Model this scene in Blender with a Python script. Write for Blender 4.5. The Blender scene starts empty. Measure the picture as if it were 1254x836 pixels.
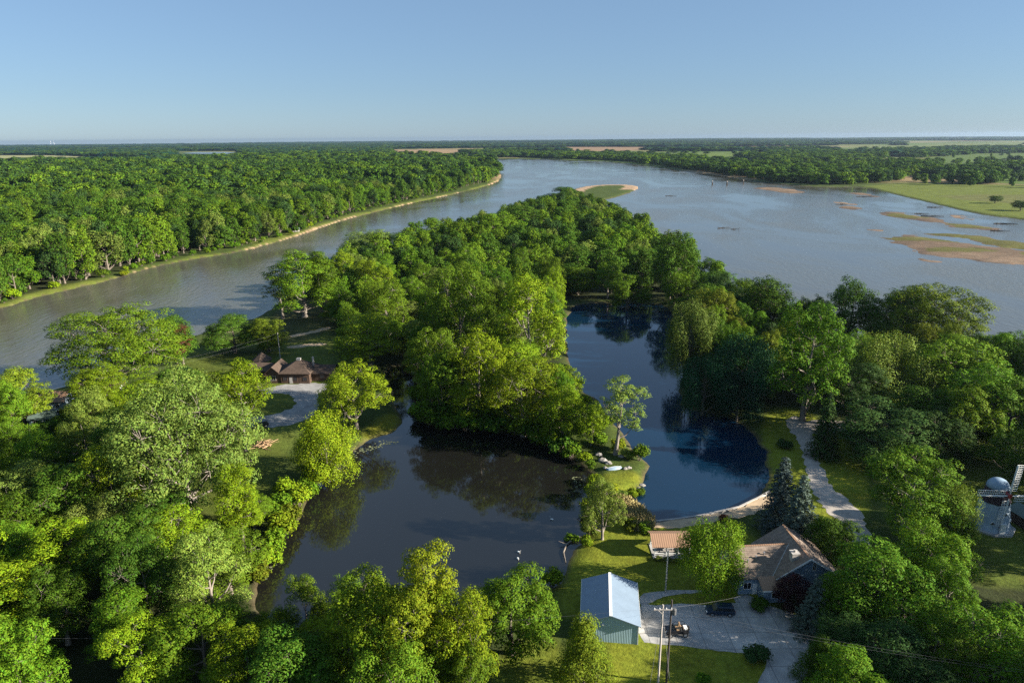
import bpy, math, random
import numpy as np
from mathutils import Vector

C = bpy.context
S = C.scene
COL = S.collection
R = math.radians
rnd = random.Random(7)

# ------------------------------------------------------------------ camera model
W0, H0, FPX = 1254.0, 836.0, 836.0          # frame of the photograph, focal length in its pixels
CAM_Z = 76.0
PITCH = math.atan((418 - 169.0) / FPX)
ROLL = math.atan(11.0 / 1254.0)
LAND = 1.0                                   # height of dry land above the river
cp, sp_ = math.cos(PITCH), math.sin(PITCH)
Fv = np.array([0, cp, -sp_]); Uv = np.array([0, sp_, cp]); Rv = np.array([1.0, 0, 0])
cr, sr = math.cos(ROLL), math.sin(ROLL)
R2 = Rv * cr - Uv * sr
U2 = Uv * cr + Rv * sr

def G(px, py, z=LAND):
    """world point at height z seen at photo pixel (px, py)"""
    d = R2 * ((px - W0 / 2) / FPX) + U2 * ((H0 / 2 - py) / FPX) + Fv
    dz = min(d[2], -0.0016)
    t = (CAM_Z - z) / -dz
    return (d[0] * t, d[1] * t)

def PX(p):
    q = np.asarray(p, float) - np.array([0, 0, CAM_Z])
    w = q @ Fv
    return (W0 / 2 + FPX * (q @ R2) / w, H0 / 2 - FPX * (q @ U2) / w)

def WP(poly, z=LAND):
    return np.array([G(x, y, z) for x, y in poly])

# ------------------------------------------------------------------ materials
def newmat(name):
    m = bpy.data.materials.new(name); m.use_nodes = True
    nt = m.node_tree
    return m, nt, nt.nodes['Principled BSDF']

def simple(name, col, rough=0.7, var=0.25, scale=2.0, metal=0.0, spec=0.3, bump=0.0, bscale=20.0, stretch=None):
    m, nt, b = newmat(name)
    N, L = nt.nodes, nt.links
    tc = N.new('ShaderNodeTexCoord')
    src = tc.outputs['Object']
    if stretch:
        mp = N.new('ShaderNodeMapping'); mp.inputs['Scale'].default_value = stretch
        L.new(src, mp.inputs['Vector']); src = mp.outputs['Vector']
    no = N.new('ShaderNodeTexNoise'); no.inputs['Scale'].default_value = scale
    no.inputs['Detail'].default_value = 6; no.inputs['Roughness'].default_value = 0.65
    L.new(src, no.inputs['Vector'])
    rp = N.new('ShaderNodeValToRGB')
    rp.color_ramp.elements[0].position = 0.3; rp.color_ramp.elements[1].position = 0.7
    rp.color_ramp.elements[0].color = tuple(c * (1 - var) for c in col) + (1,)
    rp.color_ramp.elements[1].color = tuple(min(1, c * (1 + var)) for c in col) + (1,)
    L.new(no.outputs['Fac'], rp.inputs['Fac']); L.new(rp.outputs['Color'], b.inputs['Base Color'])
    b.inputs['Roughness'].default_value = rough; b.inputs['Metallic'].default_value = metal
    b.inputs['Specular IOR Level'].default_value = spec
    if bump:
        n2 = N.new('ShaderNodeTexNoise'); n2.inputs['Scale'].default_value = bscale; n2.inputs['Detail'].default_value = 4
        L.new(src, n2.inputs['Vector'])
        bp = N.new('ShaderNodeBump'); bp.inputs['Strength'].default_value = bump; bp.inputs['Distance'].default_value = 0.05
        L.new(n2.outputs['Fac'], bp.inputs['Height']); L.new(bp.outputs['Normal'], b.inputs['Normal'])
    return m

def leaf_mat(tint=None):
    m, nt, b = newmat('leaf'); N, L = nt.nodes, nt.links
    oi = N.new('ShaderNodeObjectInfo'); ge = N.new('ShaderNodeNewGeometry')
    hs = N.new('ShaderNodeHueSaturation')
    mh = N.new('ShaderNodeMapRange'); mh.inputs['To Min'].default_value = 0.474; mh.inputs['To Max'].default_value = 0.520
    L.new(ge.outputs['Random Per Island'], mh.inputs['Value']); L.new(mh.outputs['Result'], hs.inputs['Hue'])
    mv = N.new('ShaderNodeMapRange'); mv.inputs['To Min'].default_value = 0.72; mv.inputs['To Max'].default_value = 1.28
    ml = N.new('ShaderNodeMath'); ml.operation = 'MULTIPLY_ADD'; ml.inputs[1].default_value = 7.31; 
    L.new(ge.outputs['Random Per Island'], ml.inputs[0]); L.new(oi.outputs['Random'], ml.inputs[2])
    fr = N.new('ShaderNodeMath'); fr.operation = 'FRACT'; L.new(ml.outputs[0], fr.inputs[0])
    L.new(fr.outputs[0], mv.inputs['Value'])
    mo = N.new('ShaderNodeMapRange'); mo.inputs['To Min'].default_value = 0.75; mo.inputs['To Max'].default_value = 1.25
    L.new(oi.outputs['Random'], mo.inputs['Value'])
    mm = N.new('ShaderNodeMath'); mm.operation = 'MULTIPLY'
    L.new(mv.outputs['Result'], mm.inputs[0]); L.new(mo.outputs['Result'], mm.inputs[1])
    L.new(mm.outputs[0], hs.inputs['Value'])
    if tint: hs.inputs['Color'].default_value = tuple(tint) + (1,)
    else: L.new(oi.outputs['Color'], hs.inputs['Color'])
    b.inputs['Roughness'].default_value = 0.65; b.inputs['Specular IOR Level'].default_value = 0.05
    L.new(hs.outputs['Color'], b.inputs['Base Color'])
    tr = N.new('ShaderNodeBsdfTranslucent')
    tm = N.new('ShaderNodeMixRGB'); tm.blend_type = 'MULTIPLY'; tm.inputs[0].default_value = 1
    tm.inputs[2].default_value = (1.5, 1.45, 0.7, 1)
    L.new(hs.outputs['Color'], tm.inputs[1]); L.new(tm.outputs[0], tr.inputs['Color'])
    mx = N.new('ShaderNodeMixShader'); mx.inputs[0].default_value = 0.14
    L.new(b.outputs[0], mx.inputs[1]); L.new(tr.outputs[0], mx.inputs[2])
    L.new(mx.outputs[0], N['Material Output'].inputs['Surface'])
    return m

def water_mat(name, col, rough, wave, wscale, stretch, streak=0.0, ior=1.333):
    m, nt, b = newmat(name); N, L = nt.nodes, nt.links
    tc = N.new('ShaderNodeTexCoord')
    mp = N.new('ShaderNodeMapping'); mp.inputs['Scale'].default_value = stretch; mp.inputs['Rotation'].default_value = (0, 0, R(20))
    L.new(tc.outputs['Object'], mp.inputs['Vector'])
    n1 = N.new('ShaderNodeTexNoise'); n1.inputs['Scale'].default_value = wscale; n1.inputs['Detail'].default_value = 5; n1.inputs['Roughness'].default_value = 0.6
    L.new(mp.outputs[0], n1.inputs['Vector'])
    n2 = N.new('ShaderNodeTexNoise'); n2.inputs['Scale'].default_value = 0.012; n2.inputs['Detail'].default_value = 7
    n2.inputs['Distortion'].default_value = 1.2; n2.inputs['Roughness'].default_value = 0.62
    mp2 = N.new('ShaderNodeMapping'); mp2.inputs['Scale'].default_value = (0.9, 0.45, 1); mp2.inputs['Rotation'].default_value = (0, 0, R(35))
    L.new(tc.outputs['Object'], mp2.inputs['Vector']); L.new(mp2.outputs[0], n2.inputs['Vector'])
    st = N.new('ShaderNodeMapRange'); st.inputs['From Min'].default_value = 0.38; st.inputs['From Max'].default_value = 0.62
    st.inputs['To Min'].default_value = max(0.15, 1 - streak); st.inputs['To Max'].default_value = 1.0
    L.new(n2.outputs['Fac'], st.inputs['Value'])
    mu = N.new('ShaderNodeMath'); mu.operation = 'MULTIPLY'; mu.inputs[1].default_value = wave
    L.new(st.outputs[0], mu.inputs[0])
    bp = N.new('ShaderNodeBump'); bp.inputs['Distance'].default_value = 1.0
    L.new(mu.outputs[0], bp.inputs['Strength'])
    L.new(n1.outputs['Fac'], bp.inputs['Height']); L.new(bp.outputs['Normal'], b.inputs['Normal'])
    rp = N.new('ShaderNodeValToRGB')
    rp.color_ramp.elements[0].position = 0.35; rp.color_ramp.elements[1].position = 0.65
    rp.color_ramp.elements[0].color = tuple(c * 0.8 for c in col) + (1,); rp.color_ramp.elements[1].color = tuple(c * 1.15 for c in col) + (1,)
    L.new(n2.outputs['Fac'], rp.inputs['Fac']); L.new(rp.outputs['Color'], b.inputs['Base Color'])
    rg_ = N.new('ShaderNodeMapRange'); rg_.inputs['From Min'].default_value = 0.4; rg_.inputs['From Max'].default_value = 0.62
    rg_.inputs['To Min'].default_value = rough; rg_.inputs['To Max'].default_value = rough * (3.2 if streak > .7 else 1.3); L.new(n2.outputs['Fac'], rg_.inputs['Value']); L.new(rg_.outputs[0], b.inputs['Roughness'])
    b.inputs['IOR'].default_value = ior
    return m

def ground_mat():
    m, nt, b = newmat('ground'); N, L = nt.nodes, nt.links
    at = N.new('ShaderNodeAttribute'); at.attribute_name = 'cover'
    tc = N.new('ShaderNodeTexCoord')
    def noise(sc, det, lo, hi):
        n = N.new('ShaderNodeTexNoise'); n.inputs['Scale'].default_value = sc; n.inputs['Detail'].default_value = det
        n.inputs['Roughness'].default_value = 0.7
        L.new(tc.outputs['Object'], n.inputs['Vector'])
        r = N.new('ShaderNodeMapRange'); r.inputs['From Min'].default_value = 0.3; r.inputs['From Max'].default_value = 0.7
        r.inputs['To Min'].default_value = lo; r.inputs['To Max'].default_value = hi
        L.new(n.outputs['Fac'], r.inputs['Value']); return n, r
    _, a = noise(0.07, 9, 0.62, 1.25); n2, c = noise(1.1, 7, 0.6, 1.35)
    mu = N.new('ShaderNodeMath'); mu.operation = 'MULTIPLY'
    L.new(a.outputs[0], mu.inputs[0]); L.new(c.outputs[0], mu.inputs[1])
    vm = N.new('ShaderNodeVectorMath'); vm.operation = 'SCALE'
    L.new(at.outputs['Color'], vm.inputs[0]); L.new(mu.outputs[0], vm.inputs['Scale'])
    _, dry = noise(0.22, 7, 0.0, 0.75)
    mx = N.new('ShaderNodeMixRGB'); mx.blend_type = 'MULTIPLY'; mx.inputs[2].default_value = (1.25, 0.98, 0.9, 1)
    L.new(dry.outputs[0], mx.inputs[0]); L.new(vm.outputs[0], mx.inputs[1])
    L.new(mx.outputs[0], b.inputs['Base Color'])
    bp = N.new('ShaderNodeBump'); bp.inputs['Strength'].default_value = 0.7; bp.inputs['Distance'].default_value = 0.25
    n3, _q = noise(2.5, 5, 0, 1)
    L.new(n3.outputs['Fac'], bp.inputs['Height']); L.new(bp.outputs['Normal'], b.inputs['Normal'])
    b.inputs['Roughness'].default_value = 0.9; b.inputs['Specular IOR Level'].default_value = 0.1
    return m

def shingle_mat(name, col):
    m = simple(name, col, 0.85, 0.3, 1.5, 0, 0.2, 0.5, 8)
    nt = m.node_tree; N, L = nt.nodes, nt.links
    b = N['Principled BSDF']; ramp = b.inputs['Base Color'].links[0].from_node
    br = N.new('ShaderNodeTexBrick'); br.inputs['Scale'].default_value = 1.0
    br.inputs['Brick Width'].default_value = 0.9; br.inputs['Row Height'].default_value = 0.3; br.inputs['Mortar Size'].default_value = 0.03
    br.inputs['Color1'].default_value = (1, 1, 1, 1); br.inputs['Color2'].default_value = (0.72, 0.72, 0.72, 1); br.inputs['Mortar'].default_value = (0.5, 0.5, 0.5, 1)
    tc = N.new('ShaderNodeTexCoord'); L.new(tc.outputs['Object'], br.inputs['Vector'])
    mx = N.new('ShaderNodeMixRGB'); mx.blend_type = 'MULTIPLY'; mx.inputs[0].default_value = 0.8
    L.new(ramp.outputs['Color'], mx.inputs[1]); L.new(br.outputs['Color'], mx.inputs[2]); L.new(mx.outputs[0], b.inputs['Base Color'])
    return m

def ribbed_mat(name, col, rough=0.35, period=0.3, axis=1):
    m = simple(name, col, rough, 0.08, 0.6, 0.0, 0.5)
    nt = m.node_tree; N, L = nt.nodes, nt.links; b = N['Principled BSDF']
    tc = N.new('ShaderNodeTexCoord'); wv = N.new('ShaderNodeTexWave'); wv.bands_direction = 'XYZ'[axis]
    wv.inputs['Scale'].default_value = 0.314 / period
    L.new(tc.outputs['Object'], wv.inputs['Vector'])
    bp = N.new('ShaderNodeBump'); bp.inputs['Strength'].default_value = 0.5; bp.inputs['Distance'].default_value = 0.03
    L.new(wv.outputs['Fac'], bp.inputs['Height']); L.new(bp.outputs['Normal'], b.inputs['Normal'])
    rr = N.new('ShaderNodeMapRange'); rr.inputs['To Min'].default_value = 0.8; rr.inputs['To Max'].default_value = 1.05; L.new(wv.outputs['Fac'], rr.inputs['Value'])
    vm = N.new('ShaderNodeVectorMath'); vm.operation = 'SCALE'; L.new(b.inputs['Base Color'].links[0].from_socket, vm.inputs[0]); L.new(rr.outputs[0], vm.inputs['Scale']); L.new(vm.outputs[0], b.inputs['Base Color'])
    return m

def paving_mat(name, col):
    m = simple(name, col, 0.9, 0.14, 0.5, 0, 0.2, 0.3, 7); nt = m.node_tree; N, L = nt.nodes, nt.links; b = N['Principled BSDF']
    tc = N.new('ShaderNodeTexCoord')
    br = N.new('ShaderNodeTexBrick'); br.inputs['Scale'].default_value = 1.0; br.offset = 0.0
    br.inputs['Brick Width'].default_value = 4.2; br.inputs['Row Height'].default_value = 3.6; br.inputs['Mortar Size'].default_value = 0.05
    br.inputs['Color1'].default_value = (1, 1, 1, 1); br.inputs['Color2'].default_value = (0.84, 0.85, 0.87, 1); br.inputs['Mortar'].default_value = (0.45, 0.45, 0.45, 1)
    L.new(tc.outputs['Object'], br.inputs['Vector'])
    n = N.new('ShaderNodeTexNoise'); n.inputs['Scale'].default_value = 0.16; n.inputs['Detail'].default_value = 9; n.inputs['Roughness'].default_value = 0.72; n.inputs['Distortion'].default_value = .8
    L.new(tc.outputs['Object'], n.inputs['Vector'])
    st = N.new('ShaderNodeMapRange'); st.inputs['From Min'].default_value = 0.36; st.inputs['From Max'].default_value = 0.6; st.inputs['To Min'].default_value = 0.62; st.inputs['To Max'].default_value = 1.08
    L.new(n.outputs['Fac'], st.inputs['Value'])
    mx = N.new('ShaderNodeMixRGB'); mx.blend_type = 'MULTIPLY'; mx.inputs[0].default_value = 1
    L.new(b.inputs['Base Color'].links[0].from_socket, mx.inputs[1]); L.new(br.outputs['Color'], mx.inputs[2])
    vm = N.new('ShaderNodeVectorMath'); vm.operation = 'SCALE'; L.new(mx.outputs[0], vm.inputs[0]); L.new(st.outputs[0], vm.inputs['Scale']); L.new(vm.outputs[0], b.inputs['Base Color'])
    return m

M = dict(
    leaf=leaf_mat(), ground=ground_mat(),
    bark=simple('bark', (0.15, 0.125, 0.10), 0.9, 0.4, 3, 0, 0.1, 0.8, 6, (1, 1, 0.25)),
    pale_bark=simple('pale_bark', (0.21, 0.18, 0.15), 0.9, 0.35, 3, 0, 0.1, 0.6, 6, (1, 1, 0.25)),
    river=water_mat('river_water', (0.088, 0.084, 0.066), 0.06, 0.5, 0.42, (1, 0.42, 1), 0.85, 1.45),
    pond=water_mat('pond_water', (0.0095, 0.0092, 0.0080), 0.02, 0.012, 0.5, (1, 1, 1), 0.4, 1.75),
    lake=water_mat('lake_water', (0.003, 0.018, 0.042), 0.02, 0.012, 0.5, (1, 1, 1), 0.6, 1.65),
    gravel=simple('gravel', (0.42, 0.37, 0.32), 0.95, 0.22, 0.7, 0, 0.1, 0.6, 9),
    grey_gravel=simple('grey_gravel', (0.27, 0.26, 0.25), 0.95, 0.3, 0.5, 0, 0.1, 0.6, 9),
    concrete=paving_mat('concrete', (0.43, 0.41, 0.385)),
    sand=simple('sand', (0.46, 0.34, 0.22), 0.95, 0.2, 0.8, 0, 0.1, 0.4, 6),
    shingle=shingle_mat('brown_shingle', (0.25, 0.19, 0.15)),
    tan_roof=ribbed_mat('tan_metal', (0.32, 0.185, 0.11), 0.6, 0.4, 0),
    lodge_roof=shingle_mat('lodge_shingle', (0.10, 0.070, 0.053)),
    white_metal=ribbed_mat('white_metal', (0.20, 0.26, 0.33), 0.38, 0.3, 1),
    green_metal=ribbed_mat('green_metal', (0.10, 0.22, 0.15), 0.45, 0.3, 0),
    teal_wall=ribbed_mat('blue_siding', (0.34, 0.48, 0.55), 0.6, 0.25, 0),
    house_wall=ribbed_mat('slate_siding', (0.22, 0.31, 0.40), 0.7, 0.2, 2),
    mill_wall=simple('mill_paint', (0.36, 0.45, 0.54), 0.7, 0.12, 1.2, 0, 0.25, 0.2, 5, (1, 1, 0.2)),
    mill_dark=simple('mill_dark', (0.045, 0.028, 0.035), 0.7, 0.3, 2),
    mill_cap=simple('mill_cap', (0.24, 0.32, 0.40), 0.45, 0.1, 1.5),
    white=simple('white_paint', (0.78, 0.78, 0.76), 0.5, 0.06, 1.5),
    red=simple('red_paint', (0.22, 0.03, 0.03), 0.5, 0.2, 2),
    wood=simple('dark_wood', (0.085, 0.055, 0.04), 0.85, 0.35, 2, 0, 0.15, 0.4, 6, (1, 1, 0.2)),
    pole_wood=simple('weathered_pole', (0.42, 0.37, 0.33), 0.9, 0.2, 2, 0, 0.1, 0.3, 8, (1, 1, 0.1)),
    pole_dark=simple('dark_pole', (0.06, 0.05, 0.045), 0.9, 0.3, 2),
    rock=simple('rock', (0.25, 0.23, 0.205), 0.95, 0.3, 1.5, 0, 0.1, 0.6, 4),
    stone=simple('pale_stone', (0.40, 0.37, 0.34), 0.9, 0.25, 1.5, 0, 0.2, 0.6, 4),
    glass=simple('window_glass', (0.015, 0.02, 0.025), 0.08, 0.2, 1, 0, 0.6),
    wire=simple('wire', (0.17, 0.17, 0.18), 0.6, 0.1, 1, 0.2),
    steel=simple('steel', (0.45, 0.46, 0.47), 0.4, 0.1, 2, 0.7),
    car_blue=simple('car_paint_blue', (0.012, 0.03, 0.06), 0.18, 0.05, 1, 0.2, 0.6),
    car_black=simple('car_paint_black', (0.012, 0.012, 0.014), 0.25, 0.05, 1, 0.0, 0.6),
    rubber=simple('rubber', (0.015, 0.015, 0.016), 0.85, 0.1, 4),
    tan_seat=simple('tan_vinyl', (0.42, 0.27, 0.15), 0.7, 0.12, 3),
    reed=simple('reed', (0.42, 0.34, 0.15), 0.9, 0.35, 1.2, 0, 0.1),
    pad=simple('lily_pad', (0.20, 0.22, 0.11), 0.6, 0.35, 0.8),
    dark_roof=simple('dark_asphalt_roof', (0.10, 0.10, 0.10), 0.85, 0.2, 1.5),
    pale_roof=ribbed_mat('pale_roof', (0.10, 0.14, 0.12), 0.5, 0.3, 0),
)

# ------------------------------------------------------------------ mesh helpers
class MB:
    def __init__(self): self.v, self.f = [], []
    def add(self, vs, fs):
        o = len(self.v); self.v += [tuple(map(float, p)) for p in vs]; self.f += [tuple(i + o for i in q) for q in fs]; return self
    def box(self, x0, x1, y0, y1, z0, z1, rz=0, c=(0, 0)):
        vs = [(x0, y0, z0), (x1, y0, z0), (x1, y1, z0), (x0, y1, z0), (x0, y0, z1), (x1, y0, z1), (x1, y1, z1), (x0, y1, z1)]
        if rz:
            a, s = math.cos(rz), math.sin(rz)
            vs = [(c[0] + (x - c[0]) * a - (y - c[1]) * s, c[1] + (x - c[0]) * s + (y - c[1]) * a, z) for x, y, z in vs]
        return self.hexa(vs)
    def hexa(self, vs):
        return self.add(vs, [(3, 2, 1, 0), (4, 5, 6, 7), (0, 1, 5, 4), (1, 2, 6, 5), (2, 3, 7, 6), (3, 0, 4, 7)])
    def tube(self, pts, rad, n=6, cap=True):
        pts = [np.array(p, float) for p in pts]
        if not hasattr(rad, '__len__'): rad = [rad] * len(pts)
        vs, fs = [], []
        for i, p in enumerate(pts):
            t = pts[min(i + 1, len(pts) - 1)] - pts[max(i - 1, 0)]
            t /= (np.linalg.norm(t) + 1e-9)
            a = np.cross(t, (0.0, 0.0, 1.0) if abs(t[2]) < 0.9 else (1.0, 0, 0)); a /= np.linalg.norm(a); b = np.cross(t, a)
            for k in range(n):
                q = 2 * math.pi * k / n
                vs.append(p + rad[i] * (a * math.cos(q) + b * math.sin(q)))
        for i in range(len(pts) - 1):
            for k in range(n):
                k2 = (k + 1) % n
                fs.append((i * n + k, i * n + k2, (i + 1) * n + k2, (i + 1) * n + k))
        if cap:
            fs.append(tuple(range(n))); fs.append(tuple(len(pts) * n - 1 - k for k in range(n)))
        return self.add(vs, fs)
    def lathe(self, prof, n=24, c=(0, 0, 0), ph=0.0):
        vs, fs = [], []
        for r, z in prof:
            for k in range(n):
                q = 2 * math.pi * k / n + ph
                vs.append((c[0] + r * math.cos(q), c[1] + r * math.sin(q), c[2] + z))
        for i in range(len(prof) - 1):
            for k in range(n):
                k2 = (k + 1) % n
                fs.append((i * n + k, i * n + k2, (i + 1) * n + k2, (i + 1) * n + k))
        fs.append(tuple(n - 1 - k for k in range(n))); fs.append(tuple((len(prof) - 1) * n + k for k in range(n)))
        return self.add(vs, fs)
    def prism_y(self, prof, y0, y1):
        """profile of (x, z) extruded along y"""
        n = len(prof)
        vs = [(x, y0, z) for x, z in prof] + [(x, y1, z) for x, z in prof]
        fs = [tuple(range(n)), tuple(2 * n - 1 - k for k in range(n))]
        fs += [((k + 1) % n, k, k + n, (k + 1) % n + n) for k in range(n)]
        return self.add(vs, fs)
    def prism_x(self, prof, x0, x1):
        n = len(prof)
        vs = [(x0, y, z) for y, z in prof] + [(x1, y, z) for y, z in prof]
        fs = [tuple(range(n)), tuple(2 * n - 1 - k for k in range(n))]
        fs += [((k + 1) % n, k, k + n, (k + 1) % n + n) for k in range(n)]
        return self.add(vs, fs)
    def gable_roof(self, w, y0, y1, ze, zr, o=0.4, t=0.16, cx=0.0, along='y'):
        """two slabs; ridge along y (or x), spans -w/2..w/2 across"""
        s = (zr - ze) / (w / 2)
        for sg in (-1, 1):
            a = (cx + sg * 0.0, zr); e = (cx + sg * (w / 2 + o), ze - s * o)
            q = [(a[0], a[1]), (e[0], e[1]), (e[0], e[1] + t), (a[0], a[1] + t * 1.05)]
            (self.prism_y if along == 'y' else self.prism_x)(q, y0 - o, y1 + o)
        return self
    def build(self, name, mat, parent=None, smooth=False):
        me = bpy.data.meshes.new(name); me.from_pydata(self.v, [], self.f); me.update()
        import bmesh
        bm = bmesh.new(); bm.from_mesh(me); bmesh.ops.recalc_face_normals(bm, faces=bm.faces); bm.to_mesh(me); bm.free()
        return link(name, me, mat, parent, smooth)

def link(name, me, mat, parent=None, smooth=False):
    if mat: me.materials.append(mat)
    if smooth:
        me.polygons.foreach_set('use_smooth', [True] * len(me.polygons))
    o = bpy.data.objects.new(name, me); COL.objects.link(o)
    if parent is not None: o.parent = parent
    return o

def tag(o, label=None, cat=None, group=None, kind=None):
    if label: o['label'] = label
    if cat: o['category'] = cat
    if group: o['group'] = group
    if kind: o['kind'] = kind
    return o

def thing(name, label, cat, loc, rz=0.0, group=None):
    o = bpy.data.objects.new(name, None); COL.objects.link(o)
    o.location = loc; o.rotation_euler = (0, 0, rz); o.empty_display_size = 0.5
    return tag(o, label, cat, group)

def np_mesh(name, V, F):
    """quads from arrays"""
    me = bpy.data.meshes.new(name)
    V = np.asarray(V, np.float32); F = np.asarray(F, np.int32)
    k = F.shape[1]
    me.vertices.add(len(V)); me.vertices.foreach_set('co', V.ravel())
    me.loops.add(F.size); me.loops.foreach_set('vertex_index', F.ravel())
    me.polygons.add(len(F))
    me.polygons.foreach_set('loop_start', np.arange(0, F.size, k, dtype=np.int32))
    me.polygons.foreach_set('loop_total', np.full(len(F), k, np.int32))
    me.update(calc_edges=True); me.validate()
    return me

def ragged(poly, amp):
    q = []; n = len(poly)
    for i in range(n):
        a, b = np.asarray(poly[i], float), np.asarray(poly[(i + 1) % n], float); m = max(1, int(np.linalg.norm(b - a) / 0.7))
        for k in range(m): q.append(a + (b - a) * k / m)
    q = np.array(q)
    q[:, 0] += (vnoise(q[:, 0] * .9, q[:, 1] * .9, 51) - .5) * amp; q[:, 1] += (vnoise(q[:, 0] * .9, q[:, 1] * .9, 52) - .5) * amp
    return q
def sheet(name, poly, z, mat, kind='structure', subdiv=False):
    if mat in (M['gravel'], M['grey_gravel'], M['concrete'], M['sand']): poly = ragged(poly, .35 if mat == M['concrete'] else 1.3)
    """flat polygon sheet from world xy points"""
    import bmesh
    bm = bmesh.new()
    f = bm.faces.new([bm.verts.new((x, y, z)) for x, y in poly])
    bmesh.ops.triangulate(bm, faces=[f])
    bmesh.ops.recalc_face_normals(bm, faces=bm.faces)
    for f in bm.faces:
        if f.normal.z < 0: f.normal_flip()
    me = bpy.data.meshes.new(name); bm.to_mesh(me); bm.free()
    o = link(name, me, mat); o['kind'] = kind
    return o

def smooth_poly(P, n=3, closed=True):
    """Chaikin corner cutting"""
    P = np.asarray(P, float)
    for _ in range(n):
        Q = np.roll(P, -1, 0)
        P = np.stack([P * 0.75 + Q * 0.25, P * 0.25 + Q * 0.75], 1).reshape(-1, 2)
    return P

# ------------------------------------------------------------------ plane geometry
def sdf(X, Y, poly):
    """signed distance, negative inside"""
    d = np.full(X.shape, 1e18); s = np.zeros(X.shape, bool)
    n = len(poly)
    for i in range(n):
        ax, ay = poly[i]; bx, by = poly[(i + 1) % n]
        ex, ey = bx - ax, by - ay
        wx, wy = X - ax, Y - ay
        t = np.clip((wx * ex + wy * ey) / (ex * ex + ey * ey + 1e-12), 0, 1)
        d = np.minimum(d, (wx - ex * t) ** 2 + (wy - ey * t) ** 2)
        c = ((ay <= Y) & (by > Y)) | ((by <= Y) & (ay > Y))
        with np.errstate(divide='ignore', invalid='ignore'):
            xi = ax + (Y - ay) * ex / (ey if ey else 1e-12)
        s ^= c & (X < xi)
    d = np.sqrt(d)
    return np.where(s, -d, d)

def inpoly(x, y, poly):
    r = False; n = len(poly); j = n - 1
    for i in range(n):
        if (poly[i][1] > y) != (poly[j][1] > y) and x < (poly[j][0] - poly[i][0]) * (y - poly[i][1]) / (poly[j][1] - poly[i][1]) + poly[i][0]:
            r = not r
        j = i
    return r

def vnoise(x, y, seed=0):
    """cheap value noise 0..1"""
    x = np.asarray(x, float); y = np.asarray(y, float)
    xi, yi = np.floor(x), np.floor(y); fx, fy = x - xi, y - yi
    fx = fx * fx * (3 - 2 * fx); fy = fy * fy * (3 - 2 * fy)
    def h(a, b):
        q = np.sin(a * 127.1 + b * 311.7 + seed * 74.7) * 43758.5453
        return q - np.floor(q)
    return (h(xi, yi) * (1 - fx) + h(xi + 1, yi) * fx) * (1 - fy) + (h(xi, yi + 1) * (1 - fx) + h(xi + 1, yi + 1) * fx) * fy

# ------------------------------------------------------------------ outlines read off the photograph
RIVER = [(-420, 490), (-100, 402), (0, 378), (60, 360), (140, 342), (170, 332), (225, 319), (280, 311), (320, 302), (370, 288), (400, 276),
         (450, 262), (500, 250), (560, 237), (600, 227), (613, 221), (614, 213), (606, 204), (598, 198), (585, 195.5), (600, 194), (660, 194.5), (700, 196),
         (760, 199), (800, 204), (850, 211), (900, 218), (950, 225), (1000, 229.5), (1060, 229), (1090, 237), (1150, 251), (1200, 263),
         (1254, 269), (1350, 282), (1600, 315), (2300, 380), (1700, 520), (1400, 478), (1254, 452), (1140, 434), (1040, 421), (960, 402),
         (900, 362), (830, 317), (800, 295), (770, 277), (738, 253), (732, 247), (765, 239), (786, 229.5), (770, 226.5), (735, 226.5), (708, 229.5), (690, 238), (650, 248),
         (600, 274), (560, 284), (527, 293), (480, 300), (430, 311), (395, 328), (352, 362), (330, 380), (318, 388), (262, 403), (240, 411),
         (190, 428), (140, 447), (90, 473), (40, 481), (0, 482), (-100, 505), (-420, 600)]
LAKE = [(700, 373), (760, 371), (818, 374), (832, 400), (838, 440), (828, 480), (834, 502), (880, 508), (915, 521), (930, 545), (938, 575),
        (941, 600), (930, 608), (905, 620), (860, 630), (800, 637), (788, 625), (768, 613), (782, 605), (795, 591), (798, 577), (788, 562), (762, 532),
        (742, 500), (716, 478), (700, 460), (695, 440), (695, 400)]
POND = [(318, 716), (322, 698), (346, 668), (362, 648), (379, 620), (386, 600), (402, 584), (430, 560), (442, 545), (476, 533), (494, 518), (486, 492),
        (480, 470), (476, 452), (500, 448), (506, 470), (510, 498), (520, 522), (560, 524), (600, 529), (640, 531), (690, 556), (722, 577), (724, 590),
        (713, 610), (712, 640), (716, 660), (704, 672), (692, 695), (682, 714), (650, 735), (560, 756), (440, 765), (340, 765), (312, 745)]
BARS = {
    'b': [(918, 230), (940, 228.6), (976, 232), (987, 235.5), (968, 237.5), (940, 233.6)],
    'c': [(1026, 253.5), (1034, 251.6), (1057, 255), (1054, 256.8), (1034, 256)],
    'd': [(1074, 261), (1088, 257.5), (1108, 261), (1132, 266), (1166, 272), (1214, 279.5), (1231, 283), (1214, 283), (1160, 276.5), (1110, 268), (1086, 265)],
    'e': [(1070, 291), (1092, 291.5), (1114, 287), (1160, 294), (1200, 300), (1256, 306), (1340, 318), (1500, 345), (1450, 355), (1340, 338), (1254, 325.5), (1180, 318), (1130, 311), (1104, 302), (1090, 295)],
    'f': [(1117, 317), (1130, 316), (1152, 319.5), (1148, 321), (1128, 319.6)],
    'h': [(1014, 247), (1034, 247.6), (1056, 251.6), (1040, 251.2)], 'i': [(1150, 261.5), (1170, 263), (1204, 270.4), (1180, 269)], 'k': [(1036, 235.4), (1056, 236.2), (1082, 241.4), (1060, 240.6)],
    'm': [(1058, 281), (1080, 281.5), (1100, 285.4), (1078, 284.6)],
    'g': [(1132, 286), (1178, 286.5), (1254, 296), (1340, 308), (1340, 316), (1254, 306.5), (1210, 301), (1180, 293.5), (1150, 288.5)],
}
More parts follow.
